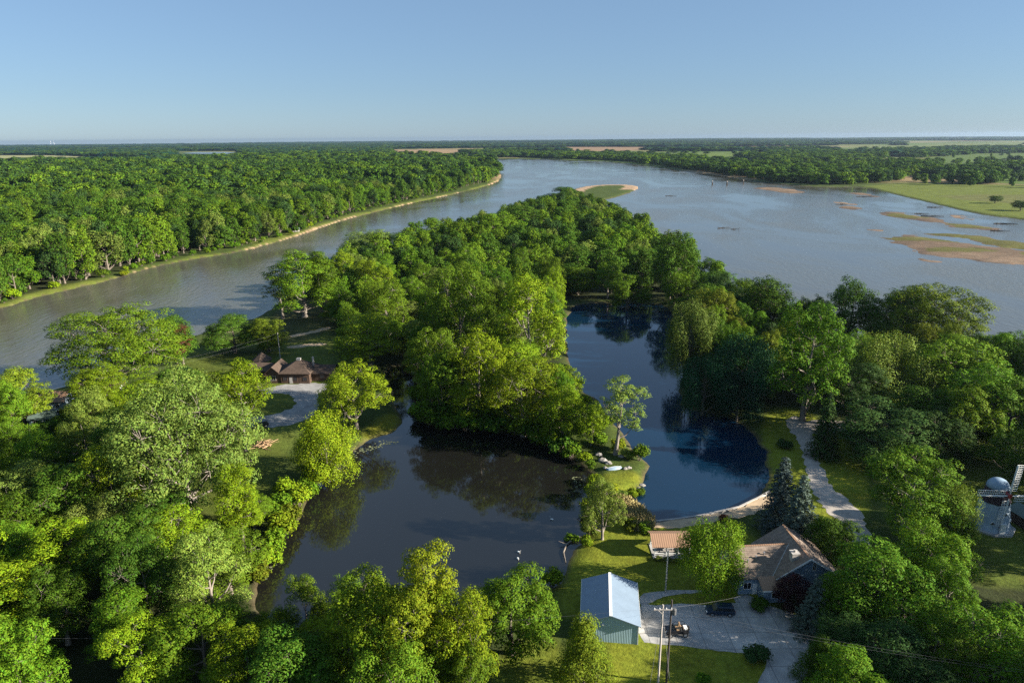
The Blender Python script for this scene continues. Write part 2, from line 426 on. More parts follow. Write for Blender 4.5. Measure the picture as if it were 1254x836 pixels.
wRIVER = smooth_poly(WP(RIVER, 0), 1); wLAKE = smooth_poly(WP(LAKE, 0), 2); wPOND = smooth_poly(WP(POND, 0), 2)
wBARS = {k: smooth_poly(WP(v, 0), 2) for k, v in BARS.items()}

# ------------------------------------------------------------------ terrain: one sheet from under the camera to the horizon
def shore(X, Y):
    d = np.minimum(np.minimum(sdf(X, Y, wRIVER), sdf(X, Y, wLAKE)), sdf(X, Y, wPOND))
    dn = d + (vnoise(X * 0.16, Y * 0.16, 1) - 0.5) * 2.4 + (vnoise(X * 0.5, Y * 0.5, 2) - 0.5) * 0.9
    return dn

def build_terrain():
    NA, NR = 620, 620
    a = np.linspace(-R(68), R(68), NA); r = 74 * (20000 / 74.0) ** (np.linspace(0, 1, NR))
    A, Rr = np.meshgrid(a, r)
    X = (Rr * np.sin(A)).ravel(); Y = (Rr * np.cos(A) - 62).ravel()
    D = np.hypot(X, Y)
    d = shore(X, Y)
    near = D < 2200
    bar = np.full(X.shape, -1e9); which = np.full(X.shape, '', object)
    for k, P in wBARS.items():
        q = -sdf(X, Y, P) + (vnoise(X * 0.022, Y * 0.07, 5) - 0.55) * 11 + (vnoise(X * 0.08, Y * 0.22, 6) - 0.5) * 6
        m = q > bar; bar = np.where(m, q, bar); which[m] = k
    z = np.where(d > 0, np.minimum(LAND, d / 3.5 * LAND), np.maximum(-2.5, d * 0.45))
    zb = np.where(bar > 0, np.minimum(0.75, bar * 0.05 + 0.04), bar * 0.08)
    isbar = (d < 0) & (zb > z); z = np.where(isbar, zb, z)
    z = np.where(isbar & (bar > 1), z + (vnoise(X * 0.03, Y * 0.10, 9) - 0.56) * 0.85, z)
    # far ground lies flat, a little relief a long way out
    z = z + np.clip((D - 5000) / 20000, 0, 1) * 25 * (vnoise(X / 2600, Y / 2600, 3) - 0.4)
    # cover colours (real surface colours)
    col = np.zeros((len(X), 3))
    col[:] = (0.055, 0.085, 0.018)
    def paint(mask, c): col[mask] = c
    def blend(w, c):
        col[:] = col * (1 - w[:, None]) + np.array(c)[None] * w[:, None]
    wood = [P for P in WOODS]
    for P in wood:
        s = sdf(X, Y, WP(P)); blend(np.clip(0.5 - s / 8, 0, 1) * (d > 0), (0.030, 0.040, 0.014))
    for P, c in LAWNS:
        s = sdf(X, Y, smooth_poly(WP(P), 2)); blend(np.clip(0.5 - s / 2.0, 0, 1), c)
    # shore strip
    left = (sdf(X, Y, WP(LEFTBANK)) < 0)
    n1 = vnoise(X * 0.03, Y * 0.03, 11)
    blend(np.clip((20 * n1 * (0.4 + vnoise(X * .06, Y * .06, 14)) + 1 - d) / 3, 0, 1) * left * (d > 0), (0.115, 0.15, 0.028))
    blend(np.clip((12 * vnoise(X * 0.02, Y * 0.02, 12) - 5.5 - d) / 1.5, 0, 1) * left * (d > 0), (0.40, 0.30, 0.19))
    blend(np.clip((1.6 - d) / 1.2, 0, 1) * (~left) * (D < 1500) * (d > -0.5), (0.10, 0.085, 0.05))
    # fields beyond the river
    ca, sa = math.cos(R(8)), math.sin(R(8))
    u, v = X * ca + Y * sa, -X * sa + Y * ca
    cu, cv = np.floor(u / 520 + 0.3 * np.floor(v / 390)), np.floor(v / 390)
    hsh = np.sin(cu * 12.9898 + cv * 78.233) * 43758.5453; hsh -= np.floor(hsh)
    pal = np.array([(0.085, 0.14, 0.03), (0.13, 0.15, 0.05), (0.26, 0.20, 0.11), (0.06, 0.10, 0.025), (0.16, 0.17, 0.06), (0.10, 0.155, 0.03), (0.22, 0.19, 0.10)])
    fld = pal[np.minimum((hsh * 7).astype(int), 6)]
    far = (d > 0) & (Y > 900) & (D > 1250)
    w = (np.clip((D - 1250) / 150, 0, 1) * far)
    col[:] = col * (1 - w[:, None]) + fld * w[:, None]
    for P, c in FIELDS:
        s = sdf(X, Y, WP(P)); blend(np.clip(0.5 - s / 14, 0, 1) * (d > 0), c)
    # right bank meadow
    # sandbars
    n2 = vnoise(X * 0.02 + 3, Y * 0.05, 21); n3 = vnoise(X * 0.09, Y * 0.2, 22)
    sandc = np.array((0.185, 0.142, 0.098))[None] * (0.5 + 0.8 * n2)[:, None]
    wet = np.array((0.085, 0.07, 0.06))
    k = np.clip((0.6 - bar * 0.08 + (n3 - 0.5) * 1.6), 0, 1)[:, None]
    sandc = sandc * (1 - 0.8 * k) + wet[None] * 0.8 * k
    col[isbar] = sandc[isbar]
    gr = isbar & (((which == 'g') & (bar > 1)) | ((which == 'd') & (n2 > 0.42) & (bar > 3)) | ((which == 'e') & (n2 < 0.25)))
    paint(gr, (0.10, 0.105, 0.03))
    paint((d <= 0) & ~isbar, (0.10, 0.08, 0.055))
    # spit sand at the head of the island
    s = sdf(X, Y, WP([(696, 226), (740, 225), (790, 226), (790, 233), (752, 232), (720, 235), (700, 236)]))
    blend(np.clip(0.35 - s / 6 + (n3 - 0.5) * 2.4, 0, 1) * (d > 0) * (d < 22), (0.34, 0.26, 0.17))
    idx = np.arange(NA * NR).reshape(NR, NA)
    F = np.stack([idx[:-1, :-1], idx[:-1, 1:], idx[1:, 1:], idx[1:, :-1]], -1).reshape(-1, 4)[:, ::-1]
    me = np_mesh('terrain', np.stack([X, Y, z], 1), F)
    if me.polygons[0].normal.z < 0: me.flip_normals()
    ca_ = me.color_attributes.new('cover', 'FLOAT_COLOR', 'POINT')
    ca_.data.foreach_set('color', np.concatenate([col, np.ones((len(col), 1))], 1).astype(np.float32).ravel())
    o = link('terrain', me, M['ground'], None, True); o['kind'] = 'structure'

LEFTBANK = [(-420, 490), (0, 380), (170, 334), (320, 304), (500, 252), (613, 223), (618, 205), (560, 193), (300, 187), (-420, 190)]
WOODS = [
    [(-400, 560), (0, 520), (240, 555), (330, 640), (345, 690), (300, 900), (-400, 1000)],
    [(400, 400), (380, 345), (430, 318), (520, 300), (600, 282), (650, 255), (735, 252), (830, 320), (960, 402), (870, 385), (820, 368), (700, 368), (692, 440), (705, 470), (640, 525), (520, 512), (505, 460), (430, 440)],
    [(835, 395), (960, 405), (1140, 438), (1400, 480), (1400, 560), (1254, 540), (1090, 545), (1000, 500), (930, 500), (840, 500)],
    [(300, 760), (560, 765), (680, 800), (640, 900), (300, 900)],
    [(980, 690), (1254, 690), (1500, 720), (1500, 1000), (960, 1000)],
    [(-420, 480), (0, 372), (170, 324), (320, 292), (500, 240), (605, 214), (560, 194), (180, 198), (-420, 205)],
]
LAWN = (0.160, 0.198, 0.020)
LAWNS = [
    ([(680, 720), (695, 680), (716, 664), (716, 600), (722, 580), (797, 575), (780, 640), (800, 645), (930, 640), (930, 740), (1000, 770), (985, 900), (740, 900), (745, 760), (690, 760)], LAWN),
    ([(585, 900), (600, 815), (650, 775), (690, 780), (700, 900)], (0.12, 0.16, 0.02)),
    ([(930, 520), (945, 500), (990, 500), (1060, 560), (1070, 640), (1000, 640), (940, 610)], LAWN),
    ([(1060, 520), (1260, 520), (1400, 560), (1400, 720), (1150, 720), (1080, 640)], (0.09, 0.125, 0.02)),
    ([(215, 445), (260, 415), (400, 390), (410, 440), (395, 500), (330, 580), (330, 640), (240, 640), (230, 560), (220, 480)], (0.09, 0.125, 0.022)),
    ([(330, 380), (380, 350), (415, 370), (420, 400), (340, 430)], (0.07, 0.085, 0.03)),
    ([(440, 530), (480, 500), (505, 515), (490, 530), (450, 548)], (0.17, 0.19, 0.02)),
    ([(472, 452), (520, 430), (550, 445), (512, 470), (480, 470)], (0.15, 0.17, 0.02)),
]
FIELDS = [
    ([(-300, 191), (60, 190), (120, 192), (190, 193), (170, 198), (60, 198.5), (0, 200), (-300, 206)], (0.26, 0.28, 0.13)),
    ([(470, 183), (560, 183.5), (600, 185), (580, 188), (520, 190), (480, 187)], (0.27, 0.20, 0.11)),
    ([(690, 180), (790, 180), (790, 184), (700, 186)], (0.24, 0.17, 0.10)),
    ([(920, 194), (1020, 192), (1022, 197), (960, 199)], (0.26, 0.24, 0.12)),
    ([(1000, 181), (1254, 174), (1254, 183), (1120, 186), (1040, 187)], (0.12, 0.16, 0.05)),
    ([(1130, 193), (1200, 188), (1320, 186), (1320, 196), (1254, 196), (1160, 202)], (0.075, 0.125, 0.025)),
    ([(1150, 205), (1254, 199), (1340, 200), (1340, 222), (1254, 226), (1180, 222)], (0.075, 0.125, 0.022)),
    ([(1058, 228), (1110, 224), (1200, 226), (1340, 228), (1340, 285), (1254, 270), (1150, 252), (1090, 238)], (0.105, 0.14, 0.022)),
    ([(1150, 240), (1200, 238), (1340, 240), (1340, 247), (1254, 250), (1180, 245)], (0.11, 0.125, 0.035)),
]
build_terrain()
bbox = [(-6000, 60), (9000, 60), (9000, 9000), (-6000, 9000)]
sheet('river', [(-900, 60), (2600, 60), (2600, 3600), (-900, 3600)], 0.0, M['river'])
def water_sheet(name, P, mat, z):
    c = P.mean(0); q = []
    n = len(P)
    for i in range(n):                         # widen the outline under the bank
        t = P[(i + 1) % n] - P[i - 1]; nrm = np.array([t[1], -t[0]]) / (np.linalg.norm(t) + 1e-9)
        q.append(P[i] + nrm * OUT * 1.8)
    return sheet(name, q, z, mat)
def orient(P):
    x, y = P[:, 0], P[:, 1]
    return 1 if (x * np.roll(y, -1) - np.roll(x, -1) * y).sum() > 0 else -1
OUT = orient(wLAKE); water_sheet('lake', wLAKE, M['lake'], 0.12)
OUT = orient(wPOND); water_sheet('pond', wPOND, M['pond'], 0.14)
fp = WP([(222, 188.4), (240, 186.8), (270, 186.4), (288, 187), (284, 188.8), (250, 189)])
sheet('far_water', fp, LAND + 2.0, M['river'])

# ------------------------------------------------------------------ paths and yards: sheets just above the lawn
sheet('gravel_drive', smooth_poly(WP([(975, 508), (990, 520), (1000, 545), (1006, 575), (1022, 600), (1046, 618), (1062, 640), (1064, 668), (1074, 690), (1058, 690),
     (1045, 668), (1032, 640), (1008, 622), (994, 600), (984, 560), (978, 540), (962, 522), (962, 513)]), 2), LAND + 0.02, M['gravel'])
sheet('gravel_lane', smooth_poly(WP([(975, 520), (1000, 512), (1030, 516), (1050, 514), (1050, 524), (1020, 530), (998, 532), (985, 530)]), 2), LAND + 0.026, M['gravel'])
sheet('concrete_yard', smooth_poly(WP([(782, 735), (800, 742), (838, 738), (866, 741), (900, 738), (925, 736), (945, 742), (976, 752), (992, 770), (990, 800), (985, 850), (960, 900), (900, 900), (925, 840), (940, 812), (936, 801), (880, 797), (820, 789), (779, 785)]), 1), LAND + 0.02, M['concrete'])
sheet('footpath', smooth_poly(WP([(783, 728), (800, 724), (830, 722), (860, 722), (860, 725), (832, 727), (806, 731), (796, 739), (783, 742)]), 1), LAND + 0.026, M['concrete'])
sheet('walkway', smooth_poly(WP([(897, 729), (921, 728), (926, 740), (934, 752), (914, 752), (904, 742)]), 1), LAND + 0.032, M['concrete'])
sheet('beach', smooth_poly(WP([(799, 638), (860, 631.5), (905, 622), (930, 610), (944, 604), (950, 612), (930, 626), (905, 633), (870, 639), (828, 646), (800, 648)]), 1), LAND + 0.02, M['sand'])
sheet('lodge_drive', smooth_poly(WP([(318, 478), (340, 471), (400, 468), (400, 476), (385, 486), (392, 498), (380, 512), (350, 522), (310, 524), (290, 522), (300, 512), (335, 508), (358, 500), (364, 490), (350, 481), (320, 482)]), 1), LAND + 0.02, M['grey_gravel'])
sheet('dirt_patch', smooth_poly(WP([(348, 424), (375, 421), (396, 420), (404, 422), (380, 424), (356, 427)]), 1), LAND + 0.02, M['sand'])
sheet('riverside_track', smooth_poly(WP([(352, 411), (380, 406), (400, 400), (406, 402), (384, 408), (358, 413)]), 1), LAND + 0.02, M['sand'])

# ------------------------------------------------------------------ foliage meshes
def leaves_mesh(name, pos, nrm, size, rng, asp=0.72):
    n = len(pos)
    nrm = nrm / (np.linalg.norm(nrm, axis=1, keepdims=True) + 1e-9)
    r = rng.normal(size=(n, 3)); a = np.cross(nrm, r); a /= (np.linalg.norm(a, axis=1, keepdims=True) + 1e-9)
    b = np.cross(nrm, a)
    L = size[:, None] * 0.5; Wd = L * asp
    fold = nrm * (size[:, None] * 0.10)
    V = np.stack([pos - a * L, pos + b * Wd + fold + a * L * 0.1, pos + a * L, pos - b * Wd + fold + a * L * 0.1], 1).reshape(-1, 3)
    return V, np.arange(n * 4).reshape(-1, 4)

def unit(v): return v / (np.linalg.norm(v) + 1e-9)

def gen_tree(seed, H=22.0, Rr=7.0, base=0.28, nl=9, tr=(0.95, 1.7), n_leaf=12000, leaf=(0.34, 0.62), style='round', sparse=0.0, droop=0.0, tn=22, ez=1.3):
    tr = (tr[0] * 1.12, tr[1] * 1.22); tn = int(tn * 0.60)
    rng = np.random.default_rng(seed)
    zc, hz = H * (base + 1) / 2, H * (1 - base) / 2
    lobes = []
    for i in range(nl):
        if style == 'conic':
            f = (i + 0.5) / nl; z = H * (base + (0.95 - base) * f); rr = Rr * (1.05 - f) ** 0.8 * 0.55
            q = i * 2.4 + rng.uniform(-.5, .5); c = np.array([math.cos(q) * rr * 0.7, math.sin(q) * rr * 0.7, z]); rad = max(0.16 * Rr, Rr * (1.0 - f) ** 0.8 * 0.5)
        else:
            f = (i + 0.5) / nl
            zz = -0.85 + 1.75 * f + rng.uniform(-.12, .12)
            rr = Rr * 0.70 * math.sqrt(max(0.04, 1 - ((zz + .18) * 0.86) ** 2)) * rng.uniform(0.7, 1.15)
            q = i * 2.4 + rng.uniform(-.7, .7)
            c = np.array([math.cos(q) * rr, math.sin(q) * rr, zc + zz * hz * 0.84]); rad = Rr * rng.uniform(0.20, 0.42)
            if f < 0.8 and rng.random() < 0.12: continue
            if style == 'tall': c[0] *= 0.8; c[1] *= 0.8
        lobes.append((c, rad))
    tufts = []
    for li, (c, rad) in enumerate(lobes):
        m = int(tn * (rad / (0.32 * Rr)) ** 1.6 * (1 - sparse)) + 4
        for k in range(m):
            dz = 1 - 1.62 * (k + 0.5) / m; q = k * 2.399 + rng.uniform(-.4, .4)
            s = math.sqrt(max(0, 1 - dz * dz)); d = np.array([math.cos(q) * s, math.sin(q) * s, dz])
            p = c + d * rad * np.array([1, 1, ez]) * rng.uniform(0.7, 1.2)
            if any(np.linalg.norm((p - c2) / np.array([1, 1, ez])) < r2 * 0.6 for j, (c2, r2) in enumerate(lobes) if j != li): continue
            t = rng.uniform(*tr) * (Rr / 7.0) ** 0.3
            tufts.append((p, t, d, li))
    tot = sum(t[1] ** 2 for t in tufts)
    P, Nn, Sz = [], [], []
    cc = np.array([0, 0, zc - hz * 0.25])
    for p, t, d, li in tufts:
        m = max(6, int(n_leaf * t * t / tot * rng.uniform(0.75, 1.25)))
        q = rng.normal(size=(m, 3)); q /= np.linalg.norm(q, axis=1, keepdims=True)
        q[:, 2] = np.abs(q[:, 2]) * np.where(rng.random(m) < 0.22, -0.5, 1)
        f1, f2 = rng.uniform(2.5, 4.5, 2); o1 = rng.uniform(0, 6)
        rad = t * (0.80 + 0.20 * rng.random(m)) * (1 + .20 * np.sin(q[:, 0] * f1 * 1.6 + o1) * np.cos(q[:, 1] * f2 * 1.6 - o1)) * np.where(rng.random(m) < .10, rng.uniform(.5, 1.3, m), 1)
        loc = q * rad[:, None] * np.array([1.0, 1.0, 0.8])
        if droop > 0:
            k = rng.random(m) ** 1.5 * droop
            loc[:, 2] -= k
            loc[:, :2] *= (0.75 + 0.25 * rng.random((m, 1)))
        P.append(p + loc)
        nn = q * 1.0 + d[None] * 0.30 + np.array([0, 0, 0.15]) + rng.normal(size=(m, 3)) * 0.24
        if droop > 0: nn[:, 2] *= 0.35
        Nn.append(nn); Sz.append(leaf[0] + (leaf[1] - leaf[0]) * rng.random(m) ** 1.7)
    P = np.concatenate(P); Nn = np.concatenate(Nn); Sz = np.concatenate(Sz)
    # normalise to nominal height and radius
    zt = P[:, 2].max(); fz = H / zt
    fr = Rr / np.quantile(np.hypot(P[:, 0], P[:, 1]), 0.985)
    P = P * np.array([fr, fr, fz])
    V, F = leaves_mesh('crown', P, Nn, Sz, rng)
    # trunk and limbs
    tb = MB()
    lean = np.array([rng.uniform(-.4, .4), rng.uniform(-.4, .4)])
    r0 = 0.021 * H
    top = H * (0.78 if style != 'conic' else 0.93)
    tp = [np.array([lean[0] * f, lean[1] * f, top * f]) + np.array([math.sin(f * 5 + seed), math.cos(f * 4 + seed), 0]) * 0.25 * f for f in (0, .04, .15, .3, .5, .75, 1)]
    tp[0][2] = -0.6
    tb.tube(tp, [r0 * 1.5, r0 * 1.05, r0 * .9, r0 * .75, r0 * .5, r0 * .25, r0 * .08], 8)
    def at_z(z):
        for a_, b_ in zip(tp[:-1], tp[1:]):
            if a_[2] <= z <= b_[2]: return a_ + (b_ - a_) * ((z - a_[2]) / (b_[2] - a_[2]))
        return tp[-1]
    for li, (c, rad) in enumerate(lobes):
        c = c * np.array([fr, fr, fz])
        zs = min(max(H * base * 0.75, c[2] - np.hypot(c[0], c[1]) * rng.uniform(0.8, 1.4)), top * 0.9)
        s0 = at_z(zs); mid = s0 * 0.45 + c * 0.55 + np.array([0, 0, -0.04 * H])
        k = r0 * (0.5 if style != 'conic' else 0.25) * (1.2 - zs / H)
        tb.tube([s0, (s0 + mid) / 2 + rng.normal(size=3) * 0.2, mid, c], [k, k * .8, k * .6, k * .3], 5)
        for p, t, d, l2 in tufts:
            if l2 == li and rng.random() < 0.5:
                p = p * np.array([fr, fr, fz])
                tb.tube([c, (c + p) / 2 + rng.normal(size=3) * 0.15, p], [k * .3, k * .2, k * .08], 4, False)
    return V, F, tb

def gen_spruce(seed, H=16.0, Rr=3.4, n=5200):
    rng = np.random.default_rng(seed)
    P, Nn, Sz = [], [], []
    tb = MB().tube([(0, 0, -.5), (0, 0, H * .5), (0, 0, H * .98)], [0.28, 0.17, 0.03], 7)
    tiers = 19
    for i in range(tiers):
        f = (i + 0.3) / tiers; z = H * (0.06 + 0.92 * f); ln = Rr * (1 - f) ** 0.85 + 0.18
        nb = max(5, int(13 * (1 - f) + 4)); off = rng.uniform(0, 6)
        for k in range(nb):
            q = off + 2 * math.pi * k / nb + rng.uniform(-.2, .2); l2 = ln * rng.uniform(0.75, 1.15)
            e = np.array([math.cos(q) * l2, math.sin(q) * l2, z - l2 * 0.28 + 0.1 * l2])
            s = np.array([0, 0, z]); tb.tube([s, e], [0.05, 0.01], 4, False)
            m = int(n / tiers / nb * 1.0 * (0.5 + 1.2 * (1 - f)))+6
            t = rng.random(m) ** 0.6
            p = s + (e - s) * t[:, None] + rng.normal(size=(m, 3)) * np.array([.3, .3, .16]) * (0.35 + 0.4 * (1 - f))
            P.append(p); nn = rng.normal(size=(m, 3)) * 0.5 + np.array([math.cos(q) * .6, math.sin(q) * .6, .75]); Nn.append(nn)
            Sz.append(rng.uniform(.3, .6, m))
    V, F = leaves_mesh('crown', np.concatenate(P), np.concatenate(Nn), np.concatenate(Sz), rng, 0.5)
    return V, F, tb

def gen_shrub(seed, H=3.2, Rr=2.2, n=2200, leaf=(0.2, 0.38), nl=6):
    rng = np.random.default_rng(seed); P, Nn = [], []
    tb = MB()
    for i in range(nl):
        q = i * 2.4; rr = Rr * 0.5 * rng.uniform(.5, 1.1); c = np.array([math.cos(q) * rr, math.sin(q) * rr, H * rng.uniform(.35, .68)]); rad = Rr * rng.uniform(.38, .55)
        m = n // nl; d = rng.normal(size=(m, 3)); d /= np.linalg.norm(d, axis=1, keepdims=True)
        bump = 0.8 + 0.35 * np.sin(d[:, 0] * 5 + i) * np.cos(d[:, 1] * 6 + i) + rng.normal(size=m) * .08
        p = c + d * (rad * bump * rng.random(m) ** .25)[:, None] * np.array([1, 1, H / Rr * .6]); p[:, 2] = np.maximum(p[:, 2], 0.05)
        P.append(p); Nn.append(d + rng.normal(size=(m, 3)) * .5 + np.array([0, 0, .3]))
        tb.tube([(0, 0, -.3), c * .5, c], [.07, .05, .02], 4, False)
    P = np.concatenate(P); P *= np.array([1, 1, H / P[:, 2].max()])
    V, F = leaves_mesh('crown', P, np.concatenate(Nn), rng.uniform(leaf[0], leaf[1], len(P)), rng)
    return V, F, tb

def crown_data(name, V, F):
    me = np_mesh(name, V, F); me.materials.append(M['leaf']); return me
def trunk_data(tb, mat):
    me = bpy.data.meshes.new('trunk'); me.from_pydata(tb.v, [], tb.f); me.update(); me.materials.append(mat)
    me.polygons.foreach_set('use_smooth', [True] * len(me.polygons)); return me

PROTO = {}      # kind -> list of (crown mesh, trunk mesh, H, R)
def proto(kind, gens, H, Rr, bark):
    PROTO[kind] = [(crown_data('crown', V, F), trunk_data(tb, M[bark]), H, Rr) for V, F, tb in gens]
proto('round', [gen_tree(q, 20, 7, 0.06, 17, (0.75, 1.3), 30000, (.17, .42)) for q in (1, 2, 3, 4, 5)], 20, 7, 'bark')
proto('cotton', [gen_tree(q, 24, 7.5, 0.12, 16, (0.75, 1.4), 28000, (.17, .42), 'round', 0.18) for q in (11, 12, 13, 14, 17)], 24, 7.5, 'pale_bark')
proto('giant', [gen_tree(q, 26, 12.5, 0.2, 24, (0.9, 1.6), 60000, (.18, .44), 'round', 0.14) for q in (15, 16)], 26, 12.5, 'pale_bark')
proto('tall', [gen_tree(q, 24, 5.2, 0.12, 13, (0.7, 1.2), 21000, (.17, .4), 'tall', .1) for q in (21, 22, 23)], 24, 5.2, 'bark')
proto('bole', [gen_tree(q, 26, 6, 0.45, 11, (0.7, 1.2), 15000, (.17, .4), 'tall', .1) for q in (24, 25)], 26, 6, 'pale_bark')
proto('willow', [gen_tree(q, 16, 7, 0.1, 14, (0.9, 1.5), 27000, (.16, .38), 'round', 0.05, 2.4, 22, 1.0) for q in (31, 32)], 16, 7, 'bark')
proto('conic', [gen_tree(q, 18, 6.5, 0.06, 20, (0.75, 1.25), 28000, (.17, .4), 'conic') for q in (41, 42)], 18, 6.5, 'bark')
proto('sparse', [gen_tree(q, 20, 5, 0.25, 10, (0.6, 1.0), 8000, (.17, .38), 'tall', 0.45) for q in (51, 52)], 20, 5, 'pale_bark')
proto('spruce', [gen_spruce(s) for s in (61, 62)], 16, 3.6, 'bark')
proto('shrub', [gen_shrub(s) for s in (71, 72, 73)], 3.2, 2.2, 'bark')

TINT = dict(Y=(0.132, 0.198, 0.008), G=(0.088, 0.154, 0.009), D=(0.048, 0.100, 0.009), P=(0.112, 0.160, 0.026), B=(0.018, 0.062, 0.028),
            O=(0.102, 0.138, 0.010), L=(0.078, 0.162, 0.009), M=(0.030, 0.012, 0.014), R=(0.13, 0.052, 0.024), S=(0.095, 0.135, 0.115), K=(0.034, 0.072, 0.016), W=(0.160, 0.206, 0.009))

def ground_z(x, y):
    d = float(shore(np.array([x]), np.array([y]))[0])
    return min(LAND, max(-0.3, d / 3.5))

PLACED = []      # dicts of all trees
def put(x, y, h, r, kind, tint, label=None, group=None, cat='tree', name='tree', z=None, lean=(0, 0)):
    PLACED.append(dict(x=x, y=y, h=h, r=r, kind=kind, tint=tint, label=label, group=group, cat=cat, name=name, z=z, lean=lean))

def hand(px, ytop, hb, wpx, kind, tint, label, name='broadleaf_tree', cat='tree', lean=0.0):
    """tree whose top is seen at (px, ytop); hb is its height in metres, or (above 100) the pixel row of its foot"""
    h = hb
    if hb > 100:
        lo, hi = 1.0, 45.0
        base = G(px, hb)
        for _ in range(40):
            h = (lo + hi) / 2
            if PX((base[0], base[1], LAND + h))[1] > ytop: lo = h
            else: hi = h
    x, y = G(px, ytop, LAND + h)
    y += 0
    dist = math.sqrt(x * x + y * y + (CAM_Z - h * .6) ** 2)
    put(x, y, h, wpx * dist / FPX / 2, kind, tint, label, None, cat, name, lean=(lean, 0))

exec_trees = []
# ---- trees one can tell apart
T = hand
# foreground left and left cluster
T(205, 452, 640, 165, 'giant', 'P', 'largest spreading cottonwood with pale forked trunk, left of the near pond', 'cottonwood_tree')
T(286, 438, 582, 74, 'bole', 'Y', 'tall slender cottonwood with long bare trunk in front of the gravel turnaround', 'cottonwood_tree', lean=0)
T(130, 372, 474, 132, 'giant', 'G', 'big spreading tree on the river bank behind the green roofed cabin', 'cottonwood_tree')
T(112, 446, 505, 56, 'round', 'Y', 'small rounded tree beside the brown roofed riverside cabin')
T(206, 384, 445, 52, 'round', 'D', 'dark rounded tree on the channel bank just behind the rust-red tree')
T(217, 396, 446, 26, 'tall', 'R', 'only rust-red tree, dry foliage, on the channel bank')
T(282, 385, 432, 66, 'round', 'D', 'low broad dark tree on the bank left of the lodge utility pole')
T(325, 388, 430, 50, 'round', 'O', 'low olive tree on the bank just left of the lodge utility pole')
T(365, 303, 388, 90, 'cotton', 'G', 'leaning cottonwood overhanging the channel at the island narrow side', 'cottonwood_tree')
T(388, 306, 385, 46, 'tall', 'G', 'taller upright tree right beside the leaning channel cottonwood')
T(340, 330, 390, 40, 'sparse', 'P', 'thin half-bare tree at the channel edge, left of the leaning cottonwood')
T(430, 443, 525, 88, 'cotton', 'Y', 'bright yellow-green tree right of the lodge driveway', 'cottonwood_tree')
T(394, 500, 585, 86, 'willow', 'Y', 'bright willow at the pond shore below the lodge driveway', 'willow_tree')
T(14, 450, 520, 60, 'round', 'O', 'olive tree at the left frame edge by the channel')
T(175, 460, 520, 70, 'round', 'Y', 'yellowish tree right below the green roofed cabin')
# island
T(450, 280, 322, 78, 'cotton', 'P', 'greyish open-branched cottonwood on the island left skyline', 'cottonwood_tree')
T(527, 265, 304, 46, 'round', 'G', 'flat-topped tree standing above the island skyline against the channel')
T(487, 283, 320, 50, 'cotton', 'D', 'dark tree on the island shore beside the grey cottonwood')
T(560, 318, 452, 112, 'giant', 'G', 'huge green tree crown in the middle of the island wood', 'cottonwood_tree')
T(650, 332, 470, 96, 'cotton', 'Y', 'tall bright tree on the island edge beside the blue lake', 'cottonwood_tree')
T(470, 340, 420, 74, 'cotton', 'G', 'large green tree of the island wood behind the lodge', 'cottonwood_tree')
T(450, 385, 450, 90, 'cotton', 'Y', 'broad sunlit tree behind the small pond inlet', 'cottonwood_tree')
T(530, 395, 500, 70, 'cotton', 'G', 'tree with a visible slanting trunk at the pond north shore', 'cottonwood_tree')
T(585, 400, 515, 90, 'cotton', 'Y', 'sunlit tree at the pond north shore reflected in brown water', 'cottonwood_tree')
T(640, 430, 530, 96, 'cotton', 'Y', 'large tree at the north east corner of the brown pond', 'cottonwood_tree')
T(690, 470, 545, 60, 'round', 'Y', 'short bushy tree where the spit leaves the island')
T(757, 460, 556, 64, 'sparse', 'P', 'thin leaning half-bare tree on the spit between pond and lake', lean=0.12)
T(725, 492, 545, 44, 'round', 'Y', 'small bushy tree left of the half-bare tree on the spit')
T(740, 582, 660, 54, 'cotton', 'P', 'small grey-green tree with pale trunk on the lawn beside the pond')
# far half of the island
T(690, 228, 250, 50, 'round', 'D', 'last dark tree at the far tip of the island by the sand')
T(640, 250, 290, 60, 'round', 'D', 'dark rounded tree on the far island shore facing the channel')
T(605, 258, 300, 56, 'round', 'G', 'green tree on the island shore left of the dark rounded one')
T(770, 330, 376, 60, 'round', 'G', 'tree on the far lake shore, directly above the blue water')
T(830, 282, 372, 60, 'round', 'D', 'tall dark tree above the far right corner of the lake')
# right of the lake
T(848, 362, 460, 66, 'willow', 'P', 'pale yellow-green tree standing at the lake east shore', 'willow_tree')
T(876, 350, 430, 60, 'cotton', 'O', 'olive tree rising behind the pale lake-shore tree')
T(866, 428, 505, 74, 'willow', 'B', 'dark weeping willow hanging over the lake', 'willow_tree')
T(915, 408, 500, 84, 'willow', 'B', 'broad dark blue-green willow between the lake and the tall sunlit tree', 'willow_tree')
T(908, 450, 512, 64, 'willow', 'B', 'lower dark willow at the lake shore beside the lawn', 'willow_tree')
T(1000, 368, 515, 96, 'cotton', 'L', 'tall sunlit tree with brown trunk beside the gravel path', 'cottonwood_tree')
T(945, 338, 420, 70, 'round', 'D', 'dark tree on the wide-river shore left of the tall sunlit one')
T(1050, 338, 430, 62, 'round', 'D', 'dark round-headed tree on the shore of the wide river')
T(1110, 350, 440, 70, 'cotton', 'D', 'dark tufted tree on the wide-river shore, middle of the three tallest', 'cottonwood_tree')
T(1150, 344, 446, 112, 'giant', 'O', 'huge tufted cottonwood against the wide river on the right', 'cottonwood_tree')
T(1092, 406, 500, 88, 'willow', 'P', 'pale dome-crowned tree in front of the dark shore trees', 'willow_tree')
T(1180, 412, 500, 100, 'round', 'G', 'flat-crowned green tree below the huge shore cottonwood')
T(1215, 440, 545, 96, 'cotton', 'L', 'bright green open tree standing on the lawn at right', 'cottonwood_tree')
T(1250, 418, 500, 60, 'round', 'D', 'dark tree at the right frame edge by the river')
